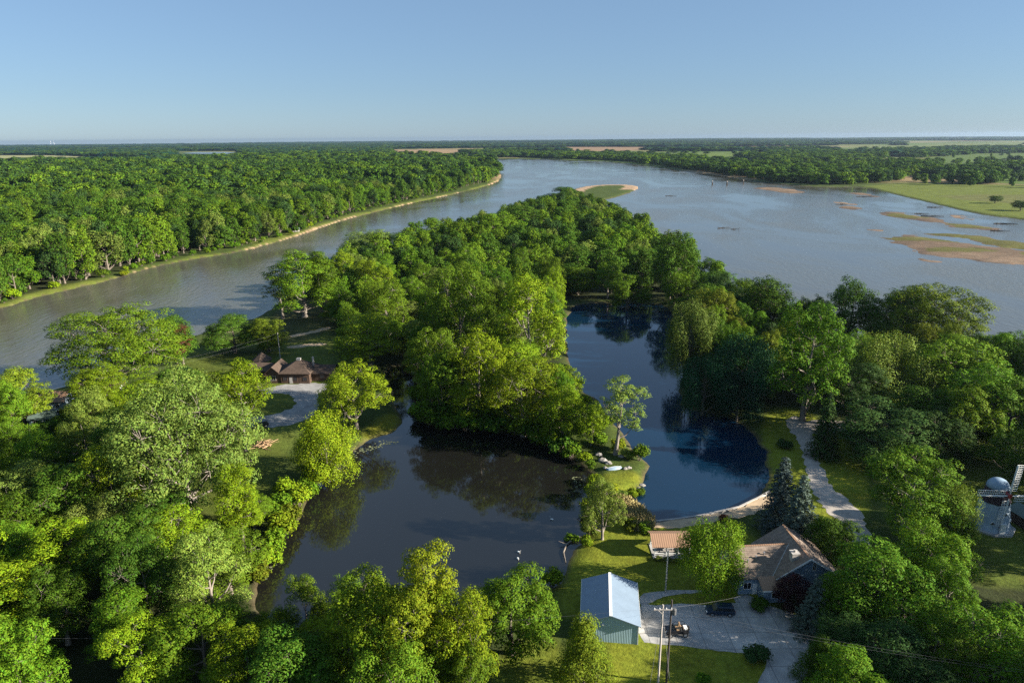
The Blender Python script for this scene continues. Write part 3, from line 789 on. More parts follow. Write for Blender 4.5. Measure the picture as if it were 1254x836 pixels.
T(1050, 440, 520, 80, 'cotton', 'K', 'dark tree behind the gravel lane fork')
T(1135, 470, 545, 76, 'round', 'D', 'dark tree in the shade at the back of the right lawn')
T(1090, 495, 565, 110, 'round', 'K', 'broad dark tree shading the lawn right of the gravel path')
T(1018, 478, 560, 40, 'spruce', 'K', 'narrow dark spruce in the fork of the gravel path', 'spruce_tree')
T(963, 556, 650, 52, 'spruce', 'S', 'tall blue spruce between the path and the lake beach', 'spruce_tree')
T(986, 578, 668, 50, 'spruce', 'S', 'shorter blue spruce right behind the house', 'spruce_tree')
T(1024, 632, 692, 62, 'round', 'D', 'dark rounded tree at the back corner of the house')
T(879, 632, 727, 84, 'willow', 'G', 'leafy rounded tree in the front yard between shelter and house', 'willow_tree')
T(1130, 549, 668, 108, 'cotton', 'L', 'big green tree standing left of the windmill', 'cottonwood_tree')
T(1174, 592, 672, 62, 'willow', 'P', 'pale olive tree touching the windmill on its left', 'willow_tree')
T(1088, 668, 775, 116, 'round', 'L', 'bright green tree right of the house, largest on that lot')
T(1148, 645, 742, 84, 'round', 'L', 'bright green tree between the house lot and the bare tree')
T(1030, 700, 775, 50, 'round', 'L', 'small green tree nearest the right corner of the house')
T(1215, 734, 850, 100, 'cotton', 'L', 'green tree in the bottom right corner of the view', 'cottonwood_tree')
T(1165, 748, 850, 70, 'cotton', 'G', 'green tree left of the bottom right corner tree', 'cottonwood_tree')
T(974, 706, 750, 42, 'round', 'M', 'dark maroon tree against the front gable of the house')
T(1003, 706, 775, 46, 'spruce', 'S', 'silvery spruce in front of the house gable', 'spruce_tree')
T(1040, 752, 820, 70, 'round', 'K', 'dark tree right of the driveway bend')
T(1008, 778, 840, 54, 'conic', 'D', 'dark cone-shaped tree at the edge of the drive')
T(1095, 768, 850, 90, 'round', 'K', 'shaded tree below the bright lot tree')
T(1120, 800, 880, 90, 'round', 'K', 'shaded tree at the bottom edge, left of the corner trees')
T(1190, 468, 560, 84, 'round', 'G', 'full green tree left of the open bright one on the right lawn')
T(1247, 462, 560, 76, 'round', 'L', 'full bright green tree at the right frame edge, right of the open one')
T(1160, 500, 572, 66, 'round', 'K', 'dark tree on the right lawn behind the big tree by the windmill')
T(1252, 520, 600, 60, 'cotton', 'D', 'dark tree at the right frame edge behind the windmill', 'cottonwood_tree')
# bottom
T(524, 662, 850, 78, 'tall', 'W', 'tallest pointed yellow-green tree in front of the brown pond')
T(560, 712, 860, 88, 'round', 'Y', 'broad yellow-green tree right below the pointed one at the pond')
T(495, 712, 870, 92, 'cotton', 'W', 'yellowish leafy tree left below the pointed one at the pond')
T(448, 706, 850, 110, 'round', 'Y', 'broad yellow-green tree left of the pointed one at the pond')
T(626, 697, 800, 114, 'round', 'G', 'dense green tree left of the metal garage')
T(368, 704, 800, 56, 'cotton', 'G', 'small tree top poking over the pond shore at bottom left', 'cottonwood_tree')
T(716, 752, 850, 80, 'conic', 'O', 'bushy pine tree at the front left corner of the garage', 'pine_tree')
T(470, 780, 905, 100, 'round', 'G', 'green tree at the bottom edge below the broad yellow-green tree')
T(570, 778, 880, 70, 'round', 'G', 'lower green tree in front of the pointed tree, right side')
T(350, 770, 880, 110, 'round', 'D', 'shaded tree at the bottom edge left of the pond trees')
# far right bank single trees
T(1220, 239, 249, 13, 'round', 'D', 'small dark tree alone at the edge of the riverside meadow')
T(1252, 245, 258, 18, 'round', 'D', 'small dark tree on the meadow edge at the right frame edge')
n_hand = len(PLACED)
for x_, y_, h_ in ((74, 60, 24), (84, 66, 23), (95, 74, 24), (90, 55, 22), (104, 66, 25), (104, 88, 23), (112, 100, 24)):
    put(x_, y_, h_, 6.5, 'cotton', 'D', 'tall dark tree beyond the bottom right corner, shading the lot', 'tall trees past the corner')

# ---- areas seen open in the photograph: no wood may grow into them
CLEAR = [
    [(0, 378), (320, 302), (500, 250), (612, 220), (700, 232), (600, 252), (505, 270), (480, 278), (405, 300), (318, 340), (312, 378), (245, 405), (190, 388), (130, 370), (60, 410), (58, 470), (30, 452), (0, 448)],
    [(612, 192), (1254, 266), (1260, 408), (1215, 392), (1140, 338), (1050, 334), (940, 316), (830, 273), (700, 230), (612, 216)],
    [(700, 376), (812, 378), (816, 440), (822, 500), (880, 520), (935, 560), (940, 600), (800, 632), (798, 570), (785, 480), (720, 470), (697, 445)],
    [(500, 530), (690, 560), (715, 580), (710, 650), (690, 690), (600, 690), (560, 700), (540, 670), (520, 662), (400, 705), (330, 740), (318, 700), (380, 620), (400, 590), (440, 550)],
    [(310, 428), (395, 430), (396, 468), (385, 475), (388, 500), (330, 524), (300, 512), (310, 470)],
    [(315, 515), (345, 510), (352, 540), (345, 600), (315, 600)],
    [(40, 476), (82, 476), (82, 500), (40, 518)], [(130, 453), (153, 453), (153, 480), (130, 480)],
    [(690, 655), (800, 640), (835, 645), (830, 690), (860, 715), (925, 735), (985, 765), (985, 840), (760, 840), (745, 750), (712, 750), (712, 700), (675, 720)],
    [(922, 640), (960, 640), (1025, 695), (1010, 700), (960, 715), (928, 728)],
    [(945, 500), (985, 505), (1005, 555), (1045, 575), (1075, 600), (1062, 660), (1040, 650), (1000, 600), (975, 550), (935, 560)],
    [(1195, 568), (1260, 568), (1260, 660), (1195, 660)], [(590, 840), (600, 815), (650, 790), (680, 795), (690, 840)],
    [(800, 630), (940, 598), (945, 615), (830, 645)], [(476, 455), (505, 450), (512, 500), (500, 525), (478, 535), (442, 548)],
    [(215, 440), (310, 425), (310, 445), (250, 455)], [(1195, 690), (1254, 690), (1254, 730), (1200, 728)],
    [(790, 560), (800, 580), (780, 610), (762, 580)],
]
NOGROW = [[(925, 735), (985, 765), (1000, 900), (740, 900), (745, 760)], [(300, 425), (400, 425), (402, 476), (400, 515), (290, 530), (290, 470)], [(30, 480), (90, 480), (90, 525), (30, 525)],
          [(905, 640), (1035, 690), (1030, 745), (905, 745)], [(940, 505), (1000, 500), (1070, 620), (1085, 690), (1040, 690), (970, 560)], [(1180, 600), (1290, 600), (1290, 690), (1180, 690)]]
wNOGROW = [WP(p) for p in NOGROW]

SMALL = []
for P_ in CLEAR:
    xs = [p[0] for p in P_]; ys = [p[1] for p in P_]
    if (max(xs) - min(xs)) * (max(ys) - min(ys)) < 14000:
        SMALL.append([(P_[i][0] * (1 - f) + P_[(i + 1) % len(P_)][0] * f, P_[i][1] * (1 - f) + P_[(i + 1) % len(P_)][1] * f) for i in range(len(P_)) for f in (0, .5)] + [(sum(xs) / len(xs), sum(ys) / len(ys))])
def blocked(x, y, h, r):
    cx_, ct = PX((x, y, LAND + h)); _, cb = PX((x, y, LAND + h * .08)); rp_ = FPX * r / math.sqrt(x * x + y * y + 4000); cy_ = (ct + cb) / 2; hp_ = (cb - ct) / 2
    for Q_ in SMALL:
        for qx, qy in Q_:
            if ((qx - cx_) / rp_) ** 2 + ((qy - cy_) / hp_) ** 2 < .7: return True
    for dx, f in ((0, .97), (-.7, .8), (.7, .8), (-.95, .55), (.95, .55), (0, .45)):
        px, py = PX((x + dx * r, y, LAND + h * f))
        for P in CLEAR:
            if inpoly(px, py, P): return True
    return False

def fill(poly, spacing, hr, rr, kinds, tints, label, group, seed, pack=0.62, name='broadleaf_tree'):
    rg = random.Random(seed); W = WP(poly)
    x0, y0 = W.min(0); x1, y1 = W.max(0)
    cand = []
    y = y0
    while y < y1:
        x = x0
        while x < x1:
            cand.append((x + rg.uniform(-.42, .42) * spacing, y + rg.uniform(-.42, .42) * spacing)); x += spacing
        y += spacing * 0.87
    cand = [c for c in cand if inpoly(c[0], c[1], W)]
    rg.shuffle(cand)
    if not cand: return
    ca_ = np.array(cand); SD = shore(ca_[:, 0], ca_[:, 1])
    for (x, y), sd_ in zip(cand, SD):
        h = rg.uniform(*hr); r = rg.uniform(*rr); kind = rg.choice(kinds); tint = rg.choice(tints)
        if any(inpoly(x, y, P) for P in wNOGROW): continue
        if sd_ < 1.0: continue
        ok = False
        for s in (1, .8, .62, .48):
            if not blocked(x, y, h * s, r * max(s, .7)): ok = True; break
        if not ok: continue
        h *= s; r *= max(s, .7)
        if any((q['x'] - x) ** 2 + (q['y'] - y) ** 2 < (pack * (q['r'] + r)) ** 2 for q in PLACED): continue
        w = {'Y': 'yellow-green', 'G': 'mid-green', 'D': 'dark green', 'O': 'olive', 'L': 'bright green', 'P': 'pale green', 'K': 'deep-shade green', 'W': 'yellowish', 'B': 'blue-green'}[tint]
        put(x, y, h, r, kind, tint, label % w, group + ' (' + w + ')', 'tree', name)

fill([(-170, 545), (0, 530), (130, 530), (240, 560), (300, 600), (332, 645), (342, 680), (318, 700), (300, 745), (300, 800), (320, 900), (-260, 930)], 8.2, (12, 19), (4.6, 7.2),
     ['round', 'cotton', 'cotton', 'round', 'tall'], 'YGGGPYDL', '%s tree in the crowded wood filling the bottom left, beside the brown pond', 'bottom left wood', 101, 0.52)
fill([(-120, 500), (40, 505), (120, 490), (215, 470), (300, 520), (320, 560), (300, 600), (240, 560), (100, 540), (-150, 560)], 8.5, (8, 15), (4, 6), ['round', 'cotton'], 'YGGDP',
     '%s tree among the cabins on the left, above the bottom left wood', 'trees among the left cabins', 102, 0.56)
fill([(400, 400), (385, 350), (430, 320), (520, 304), (600, 284), (640, 300), (660, 330), (690, 378), (690, 440), (700, 470), (722, 525), (700, 548), (640, 528), (560, 520), (522, 515), (512, 470), (505, 445), (430, 440), (402, 430)],
     12, (12, 23), (4.8, 8.4), ['cotton', 'cotton', 'round', 'cotton', 'tall'], 'YGGGPYL', '%s tree in the packed wood on the near half of the island', 'near island wood', 103, 0.52)
fill([(600, 282), (650, 254), (700, 243), (735, 252), (770, 281), (830, 321), (900, 365), (955, 402), (930, 415), (870, 385), (840, 392), (820, 366), (700, 367), (690, 370), (650, 320)],
     14, (14, 23), (5.5, 10), ['round', 'cotton', 'cotton'], 'DGGGOD', '%s tree in the dark wood on the far island half beyond the lake', 'far island wood', 104, 0.5)
fill([(842, 400), (900, 378), (960, 407), (1040, 425), (1140, 438), (1254, 458), (1380, 480), (1380, 540), (1254, 520), (1130, 500), (1030, 490), (930, 495), (850, 490)],
     11, (15, 22), (5, 7.5), ['round', 'cotton', 'round'], 'DGDLKO', '%s tree in the wood between the lake and the wide river', 'east shore wood', 105, 0.55)
fill([(1010, 745), (1150, 720), (1254, 760), (1400, 700), (1500, 800), (1300, 960), (1000, 960), (990, 860)], 9.5, (10, 15), (4.5, 6.5), ['round', 'cotton'], 'KDLG',
     '%s tree in the shaded lot at the bottom right, beyond the driveway', 'bottom right lot', 106, 0.58)
fill([(1270, 560), (1500, 560), (1640, 700), (1400, 700), (1300, 640)], 11, (18, 26), (6, 8), ['round', 'cotton'], 'GDL', '%s tree on the right side beyond the windmill', 'trees past the windmill', 107, 0.6)
fill([(330, 790), (400, 770), (560, 790), (640, 850), (600, 960), (300, 960)], 8.5, (9, 13), (4.2, 6), ['round', 'cotton'], 'YGD', '%s tree at the bottom edge in front of the brown pond', 'bottom edge trees', 108, 0.55)
# front row along the far bank of the channel
LB = [(-60, 392), (0, 374), (60, 356), (140, 338), (170, 327), (225, 315), (280, 306), (320, 298), (370, 284), (400, 271), (450, 257), (500, 246), (560, 233), (600, 223)]
rg = random.Random(5)
LW = WP(LB)
seg = np.hypot(*(LW[1:] - LW[:-1]).T); cum = np.concatenate([[0], np.cumsum(seg)])
s = 0.0
while s < cum[-1]:
    i = min(np.searchsorted(cum, s, 'right') - 1, len(seg) - 1); p = LW[i] + (LW[i + 1] - LW[i]) * ((s - cum[i]) / seg[i])
    nrm = np.array([-(LW[i + 1] - LW[i])[1], (LW[i + 1] - LW[i])[0]]) / seg[i]
    o = rg.uniform(6, 16); q = p + nrm * o
    h = rg.uniform(16, 29); t = rg.choice('GGDDGYP')
    w = {'Y': 'yellow-green', 'G': 'mid-green', 'D': 'dark green', 'O': 'olive', 'P': 'pale green'}[t]
    put(q[0], q[1], h, rg.uniform(5, 7.5), rg.choice(['round', 'tall', 'cotton']), t, '%s tall tree in the forest front row across the channel' % w, 'forest front row (%s)' % w, 'tree', 'cottonwood_tree')
    s += rg.uniform(8, 13) + np.hypot(*p) / 120
LBX = [(p, n) for p, n in zip(LW[:-1], seg)]
# shrubs
def shrub(px, py, h, r, tint, label, group=None, name='shrub'):
    x, y = G(px, py); put(x, y, h, r, 'shrub', tint, label, group, 'shrub', name)
for k, (a, b, h) in enumerate([(386, 588, 5), (376, 604, 4.5), (366, 618, 5), (357, 636, 4.2), (346, 652, 5), (336, 670, 4.6), (326, 690, 5), (318, 704, 4), (350, 610, 5), (342, 632, 5), (402, 574, 4), (418, 562, 3.6)]):
    shrub(a, b, h, h * .75, 'YGYO'[k % 4], 'leafy shrub on the left shore of the brown pond', 'left pond shore shrubs')
for k, (a, b, h) in enumerate([(526, 516, 6), (540, 519, 4.4), (556, 521, 5.6), (575, 522, 6.4), (592, 524, 4.6), (610, 526, 5.8), (632, 527, 6.4), (650, 532, 5), (668, 540, 6), (686, 550, 5), (700, 556, 4), (516, 508, 5.5), (512, 490, 5), (548, 510, 6.5), (600, 514, 7), (660, 525, 6.5), (625, 515, 6)]):
    shrub(a, b, h, h * .9, 'GDGL'[k % 4], 'green shrub on the north shore of the brown pond under the trees', 'north pond shore shrubs')
for k, (a, b, h) in enumerate([(704, 478, 5), (714, 500, 4), (708, 520, 4.5), (724, 530, 4), (734, 545, 3.6), (745, 520, 3)]):
    shrub(a, b, h, h * .8, 'GYLP'[k % 4], 'low shrub on the spit between pond and lake, above the rocks', 'shrubs on the spit')
for k, (a, b, h) in enumerate([(716, 562, 2.6), (724, 570, 2.0), (757, 552, 3.2), (768, 560, 2.4), (728, 590, 2.6), (736, 598, 2.2), (746, 606, 2.8), (758, 609, 2.4), (774, 603, 2.0), (784, 600, 1.8), (724, 622, 3.4), (722, 650, 2.6), (718, 664, 2.0)]):
    shrub(a, b, h, h * .95, 'YGWP'[k % 4], 'low bush or tall weeds on the lower spit near the rocks and lawn tree', 'weeds on the lower spit')
shrub(783, 563, 4.5, 2.8, 'G', 'rounded shrub at the lake-side tip of the spit')
shrub(729, 636, 5, 3.0, 'P', 'grey-green shrub at the pond edge left of the small lawn tree')
shrub(727, 610, 4.5, 2.8, 'Y', 'yellow-green shrub on the pond edge above the small lawn tree')
shrub(773, 648, 2.4, 2.4, 'O', 'low dark shrub in front of the tan reeds')
shrub(789, 651, 2.4, 2.2, 'G', 'low shrub beside the shelter, right of the reeds')
shrub(676, 714, 4, 2.6, 'Y', 'bright shrub at the pond corner left of the metal garage')
shrub(700, 655, 1.6, 2.0, 'G', 'flat shrub at the fallen branch on the pond edge')
for a, b in ((806, 686), (818, 687), (830, 688)):
    shrub(a, b, 0.9, 1.0, 'P', 'small planted bush along the shelter front', 'shelter front bushes')
shrub(929, 744, 1.6, 2.2, 'D', 'round dark bush on the island bed in front of the house')
shrub(926, 806, 2.0, 2.6, 'K', 'dark low bush at the lower driveway bend')
shrub(860, 834, 1.4, 1.5, 'L', 'bright little bush on the shaded lawn at the bottom edge')
shrub(886, 636, 0.9, 1.5, 'R', 'tan tussock at the beach edge', None, 'grass_tussock')
shrub(960, 548, 2.4, 2.6, 'K', 'dark clipped bush on the lawn by the lake')
shrub(944, 492, 3.2, 1.6, 'P', 'pale drooping bush at the end of the lake lawn')
shrub(152, 336, 4, 4, 'W', 'yellow shrub at the water line of the far channel bank')
shrub(16, 366, 6, 5, 'Y', 'bright shrub at the left end of the far channel bank')
rg = random.Random(77); s = 6.0
while s < cum[-1] * .8:
    i = min(np.searchsorted(cum, s, 'right') - 1, len(seg) - 1); p = LW[i] + (LW[i + 1] - LW[i]) * ((s - cum[i]) / seg[i]); nrm = np.array([-(LW[i + 1] - LW[i])[1], (LW[i + 1] - LW[i])[0]]) / seg[i]
    q = p + nrm * rg.uniform(0, 9); h_ = rg.uniform(2, 5.5)
    if rg.random() < .95: put(q[0], q[1], h_, h_ * rg.uniform(.6, 1.0), 'shrub', rg.choice('GDYLD'), 'shrub at the foot of the forest on the far channel bank', 'far channel bank shrubs', 'shrub', 'shrub')
    s += rg.uniform(4, 12)
for k, (a, b) in enumerate(((215, 486), (198, 480), (182, 505), (84, 512), (100, 516), (240, 470), (70, 524))):
    shrub(a, b, 3.6, 3.0, 'WYGW'[k % 4], 'yellowish shrub between the left cabins and the wood', 'shrubs by the left cabins')

# ---- real objects for the trees that show largest, one scattered woodland for the rest
_sd = shore(np.array([t['x'] for t in PLACED]), np.array([t['y'] for t in PLACED]))
for t, d_ in zip(PLACED, _sd): t['z'] = min(LAND, max(-0.3, float(d_) / 3.5))
def appsize(t):
    d = math.sqrt(t['x'] ** 2 + t['y'] ** 2 + (CAM_Z - t['h'] / 2) ** 2)
    return math.sqrt(t['h'] * t['r']) / d
trees = [t for t in PLACED if t['cat'] == 'tree']
def infr(t):
    px, py = PX((t['x'], t['y'], t['z'] + t['h'] * .8)); m = FPX * t['r'] / math.hypot(t['x'], t['y'])
    return -m < px < W0 + m and py < H0 + 20
order = sorted(range(len(trees)), key=lambda i: -(appsize(trees[i]) + (1 if i < n_hand else 0)))
keep = set(order[:300])
SPREAD = [trees[i] for i in range(len(trees)) if i not in keep]
REAL = [trees[i] for i in sorted(keep)] + [t for t in PLACED if t['cat'] != 'tree']
print('trees', len(trees), 'real', len(REAL), 'spread', len(SPREAD))
SRC = {}
def source(kind, i, name):
    """first tree of a kind: Empty with trunk and crown; copied afterwards"""
    key = (kind, i)
    cm, tm, H_, R_ = PROTO[kind][i]
    e = bpy.data.objects.new(name, None); COL.objects.link(e); e.empty_display_size = 0.5
    t = bpy.data.objects.new('trunk', tm); COL.objects.link(t); t.parent = e
    c = bpy.data.objects.new('crown', cm); COL.objects.link(c); c.parent = e
    SRC[key] = (e, t, c); return e, t, c
rg = random.Random(99)
for t in REAL:
    i = rg.randrange(len(PROTO[t['kind']])); key = (t['kind'], i)
    if key not in SRC: e, tr, cw = source(t['kind'], i, t['name'])
    else:
        e0, t0, c0 = SRC[key]
        e, tr, cw = e0.copy(), t0.copy(), c0.copy()
        e.name = t['name']
        for o in (e, tr, cw): COL.objects.link(o)
        tr.parent = e; cw.parent = e
    _, _, H_, R_ = PROTO[t['kind']][i]
    sx = t['r'] / R_
    e.location = (t['x'], t['y'], t['z'] - 0.05); e.rotation_euler = (0, t['lean'][0], rg.uniform(0, 6.28)); e.scale = (sx, sx * rg.uniform(.92, 1.08), t['h'] / H_)
    if t['lean'][0]: e.rotation_euler = (0, t['lean'][0], 0)
    tag(e, t['label'], t['cat'])
    if 'group' in e: del e['group']
    if t['group']: e['group'] = t['group']
    j = rg.uniform(.88, 1.12); q = TINT[t['tint']]
    cw.color = (q[0] * j * rg.uniform(.92, 1.08), q[1] * j, q[2], 1)

# ---- scattered woods (far too many to count): points with instances
def lod(seed, n, leaf, base=0.03, H=22, Rr=7, nl=12, tr=(1.2, 2.2)):
    V, F, tb = gen_tree(seed, H, Rr, base, nl, tr, n, leaf)
    return V, F, tb
FARLEAF = {k: leaf_mat(v) for k, v in TINT.items() if k in 'GDYOPWKBL'}
def src_obj(col, name, V, F, tb, tint):
    lm = FARLEAF[tint]; color = TINT[tint]
    me = np_mesh(name, V, F); me.materials.append(lm)
    o = bpy.data.objects.new(name, me); o.color = tuple(color) + (1,)
    if tb:
        # trunk faces join the same mesh with a second material
        v0 = np.array(tb.v, np.float32); allv = np.concatenate([V, v0]); me2 = bpy.data.meshes.new(name)
        fs = [tuple(f) for f in F] + [tuple(k + len(V) for k in f) for f in tb.f]
        me2.from_pydata(allv.tolist(), [], fs); me2.materials.append(lm); me2.materials.append(M['bark'])
        mi = np.zeros(len(fs), np.int32); mi[len(F):] = 1
        me2.polygons.foreach_set('material_index', mi); me2.update(); o.data = me2
    col.objects.link(o)
def make_collection(name, n, leaf, trunks, seeds, tints, **kw):
    c = bpy.data.collections.new(name)
    for k, (s, t) in enumerate(zip(seeds, tints)):
        V, F, tb = lod(s, n, leaf, **kw)
        src_obj(c, '%s_%02d' % (name, k), V, F, tb if trunks else None, t)
    return c
cMID = make_collection('woodland_kind', 4200, (.55, 1.05), True, (201, 202, 203, 204, 205, 206, 207, 208, 209, 210), 'DGDKDGDPLG', tr=(0.9, 1.6))
cFAR = make_collection('far_kind', 900, (1.3, 2.3), False, (211, 212, 213, 214, 215), 'DKDGD', base=0.0)
cHOR = make_collection('horizon_kind', 160, (3.2, 5.2), False, (221, 222, 223), 'DKB', base=0.0, nl=6)

def scatter(name, pts, col, label=None):
    me = bpy.data.meshes.new(name)
    n = len(pts)
    me.vertices.add(n); me.vertices.foreach_set('co', np.array([p[:3] for p in pts], np.float32).ravel())
    a = me.attributes.new('scl', 'FLOAT_VECTOR', 'POINT'); a.data.foreach_set('vector', np.array([p[3] for p in pts], np.float32).ravel())
    a = me.attributes.new('rot', 'FLOAT_VECTOR', 'POINT'); a.data.foreach_set('vector', np.array([(0, 0, p[4]) for p in pts], np.float32).ravel())
    a = me.attributes.new('pick', 'INT', 'POINT'); a.data.foreach_set('value', np.array([p[5] for p in pts], np.int32))
    me.update()
    o = bpy.data.objects.new(name, me); COL.objects.link(o); o['kind'] = 'stuff'
    if label: o['label'] = label; o['category'] = 'woods'
    ng = bpy.data.node_groups.new(name, 'GeometryNodeTree')
    ng.interface.new_socket('Geometry', in_out='INPUT', socket_type='NodeSocketGeometry'); ng.interface.new_socket('Geometry', in_out='OUTPUT', socket_type='NodeSocketGeometry')
    N, L = ng.nodes, ng.links
    gi, go = N.new('NodeGroupInput'), N.new('NodeGroupOutput')
    ci = N.new('GeometryNodeCollectionInfo'); ci.inputs['Collection'].default_value = col
    ci.inputs['Separate Children'].default_value = True; ci.inputs['Reset Children'].default_value = True
    ip = N.new('GeometryNodeInstanceOnPoints'); ip.inputs['Pick Instance'].default_value = True
    def na(nm, ty):
        q = N.new('GeometryNodeInputNamedAttribute'); q.data_type = ty; q.inputs['Name'].default_value = nm; return q.outputs['Attribute']
    L.new(gi.outputs[0], ip.inputs['Points']); L.new(ci.outputs[0], ip.inputs['Instance'])
    L.new(na('pick', 'INT'), ip.inputs['Instance Index']); L.new(na('rot', 'FLOAT_VECTOR'), ip.inputs['Rotation']); L.new(na('scl', 'FLOAT_VECTOR'), ip.inputs['Scale'])
    L.new(ip.outputs[0], go.inputs[0])
    md = o.modifiers.new('scatter', 'NODES'); md.node_group = ng
    return o

def polar_fill(polys, r0, r1, sp, seed, amax=R(48)):
    """jittered points whose spacing grows with distance: sp(r)"""
    rg = np.random.default_rng(seed); out = []
    r = r0
    while r < r1:
        s = sp(r); n = int(2 * amax * r / s)
        a = -amax + (np.arange(n) + rg.random(n)) * (s / r); rr = r + (rg.random(n) - .5) * s
        out.append(np.stack([rr * np.sin(a), rr * np.cos(a)], 1)); r += s * .9
    P = np.concatenate(out); m = np.zeros(len(P), bool)
    for q in polys: m |= sdf(P[:, 0], P[:, 1], q) < 0
    m &= shore(P[:, 0], P[:, 1]) > 3
    return P[m]

FOREST = [(-420, 486), (-100, 398), (0, 371), (60, 353), (140, 335), (170, 324), (225, 312), (280, 303), (320, 295), (370, 281), (400, 268), (450, 255), (500, 244), (560, 231), (604, 220),
          (612, 213), (603, 204), (594, 199), (560, 195), (480, 192), (380, 190), (300, 193), (180, 202), (60, 203), (0, 204.5), (-420, 213)]
wF = WP(FOREST)
P = polar_fill([wF], 240, 3300, lambda r: 7.0 + r / 110, 1, R(52))
realxy = np.array([(t['x'], t['y']) for t in REAL if t['h'] > 15])
pts = []; ptsf = []
rg = random.Random(12)
for x, y in P:
    r = math.hypot(x, y)
    if r > 2200 and inpoly(*PX((x, y, LAND)), [(212, 185), (296, 185), (296, 194), (212, 194)]): continue
    if r < 1000 and np.min((realxy[:, 0] - x) ** 2 + (realxy[:, 1] - y) ** 2) < 40: continue
    nz = float(vnoise(x / 45, y / 45, 8))
    if rg.random() < 0.12 or float(vnoise(x / 30, y / 30, 19)) < 0.13 or float(vnoise(x / 90, y / 60, 23)) > 0.84: continue
    h = (11 + 15 * nz) * rg.uniform(.8, 1.25) + 3; rad = (3.6 + r / 190 + 3.4 * nz) * rg.uniform(.7, 1.3)
    if r < 950: pts.append((x, y, LAND, (rad / 7, rad / 7, h / 22), rg.uniform(0, 6.28), min(9, int((float(vnoise(x / 60, y / 60, 17)) * .6 + rg.random() * .7) * 8))))
    else: ptsf.append((x, y, LAND, (rad / 7, rad / 7, h / 22), rg.uniform(0, 6.28), rg.randrange(5)))
for t in SPREAD:
    pts.append((t['x'], t['y'], LAND, (t['r'] / 7, t['r'] / 7, t['h'] / 22), rg.uniform(0, 6.28), rg.randrange(10)))
scatter('riverside_forest', pts, cMID, 'dense mixed green forest filling the land across the channel')
FARWOOD = [[(560, 186), (640, 187.5), (760, 191), (850, 195), (900, 201), (960, 207), (1040, 205), (1110, 200), (1150, 205), (1100, 222), (1050, 226), (1000, 227), (950, 223), (900, 216), (850, 209), (800, 202), (760, 197.5), (700, 195), (640, 193.2), (590, 193)],
           [(1080, 190), (1180, 180), (1290, 177), (1290, 181), (1190, 187), (1120, 194)], [(1120, 213), (1200, 209), (1230, 205), (1290, 206), (1290, 210), (1210, 216), (1150, 219)],
           [(900, 192), (1000, 188), (1090, 190), (1080, 196), (1030, 200), (950, 203)], [(1170, 222), (1226, 220), (1226, 226), (1180, 227)]]
Q = polar_fill([WP(p) for p in FARWOOD], 700, 4500, lambda r: 9 + r / 130, 2, R(48))
for x, y in Q:
    r = math.hypot(x, y); h = rg.uniform(12, 21); rad = (4.5 + r / 200) * rg.uniform(.8, 1.3)
    ptsf.append((x, y, LAND, (rad / 7, rad / 7, h / 22), rg.uniform(0, 6.28), rg.randrange(5)))
# lone trees and hedges in the fields
P = polar_fill([WP([(1000, 182), (1300, 176), (1300, 232), (1110, 226), (1060, 215)])], 900, 3500, lambda r: 16 + r / 40, 4, R(48))
for x, y in P:
    if vnoise(x / 120, y / 60, 31) > 0.70: ptsf.append((x, y, LAND, (rg.uniform(.7, 1.2),) * 2 + (rg.uniform(.45, .8),), rg.uniform(0, 6), rg.randrange(5)))
for a, b, dn in (((1060, 214), (1300, 205), .8), ((1110, 201.5), (1300, 197), .75), ((1120, 190), (1300, 185.5), .8), ((1000, 185), (1300, 179.5), .7), ((690, 186.5), (900, 188.5), .6), ((1140, 224), (1300, 221), .55), ((1180, 233), (1300, 231.5), .35), ((1200, 216.5), (1300, 214), .6)):
    A_, B_ = np.array(G(*a)), np.array(G(*b)); n_ = int(np.linalg.norm(B_ - A_) / (8 + np.linalg.norm(A_) / 220))
    for k in range(n_):
        if rg.random() > dn or vnoise(k * .13, a[1], 61) < .25: continue
        p = A_ + (B_ - A_) * (k + rg.random()) / n_ + np.array([rg.gauss(0, 6), rg.gauss(0, 8)]); r = np.hypot(*p); w_ = (4 + r / 260) * rg.uniform(.7, 1.3) / 7
        ptsf.append((p[0], p[1], LAND, (w_, w_, rg.uniform(.4, .85)), rg.uniform(0, 6), rg.randrange(5)))
scatter('far_bank_woods', ptsf, cFAR, 'dark green woods far away on both sides of the wide river')
P = polar_fill([np.array([(-40000, 2300), (40000, 2300), (40000, 40000), (-40000, 40000)])], 2900, 19000, lambda r: r * 0.0095, 6, R(46))
hp = []
for x, y in P:
    r = math.hypot(x, y); px, py = PX((x, y, LAND))
    if any(inpoly(px, py, f[0]) for f in FIELDS) or inpoly(px, py, [(212, 185), (296, 185), (296, 194), (212, 194)]): continue
    dens = 0.34 if px < 480 else 0.60
    if r > 9000: dens -= 0.1
    if vnoise(x / 1500, y / 420, 41) * 0.75 + vnoise(x / 300, y / 200, 42) * 0.25 < dens: continue
    w = r * 0.0076 * rg.uniform(.8, 1.4)
    zz = LAND + np.clip((r - 5000) / 20000, 0, 1) * 25 * (float(vnoise(x / 2600, y / 2600, 3)) - 0.4)
    hp.append((x, y, zz - 1, (w / 7, w / 7, rg.uniform(14, 22) / 22), rg.uniform(0, 6), rg.randrange(3)))
scatter('horizon_woods', hp, cHOR, 'hazy blue-green woods strung along the horizon')
print('scatter', len(pts), len(ptsf), len(hp))

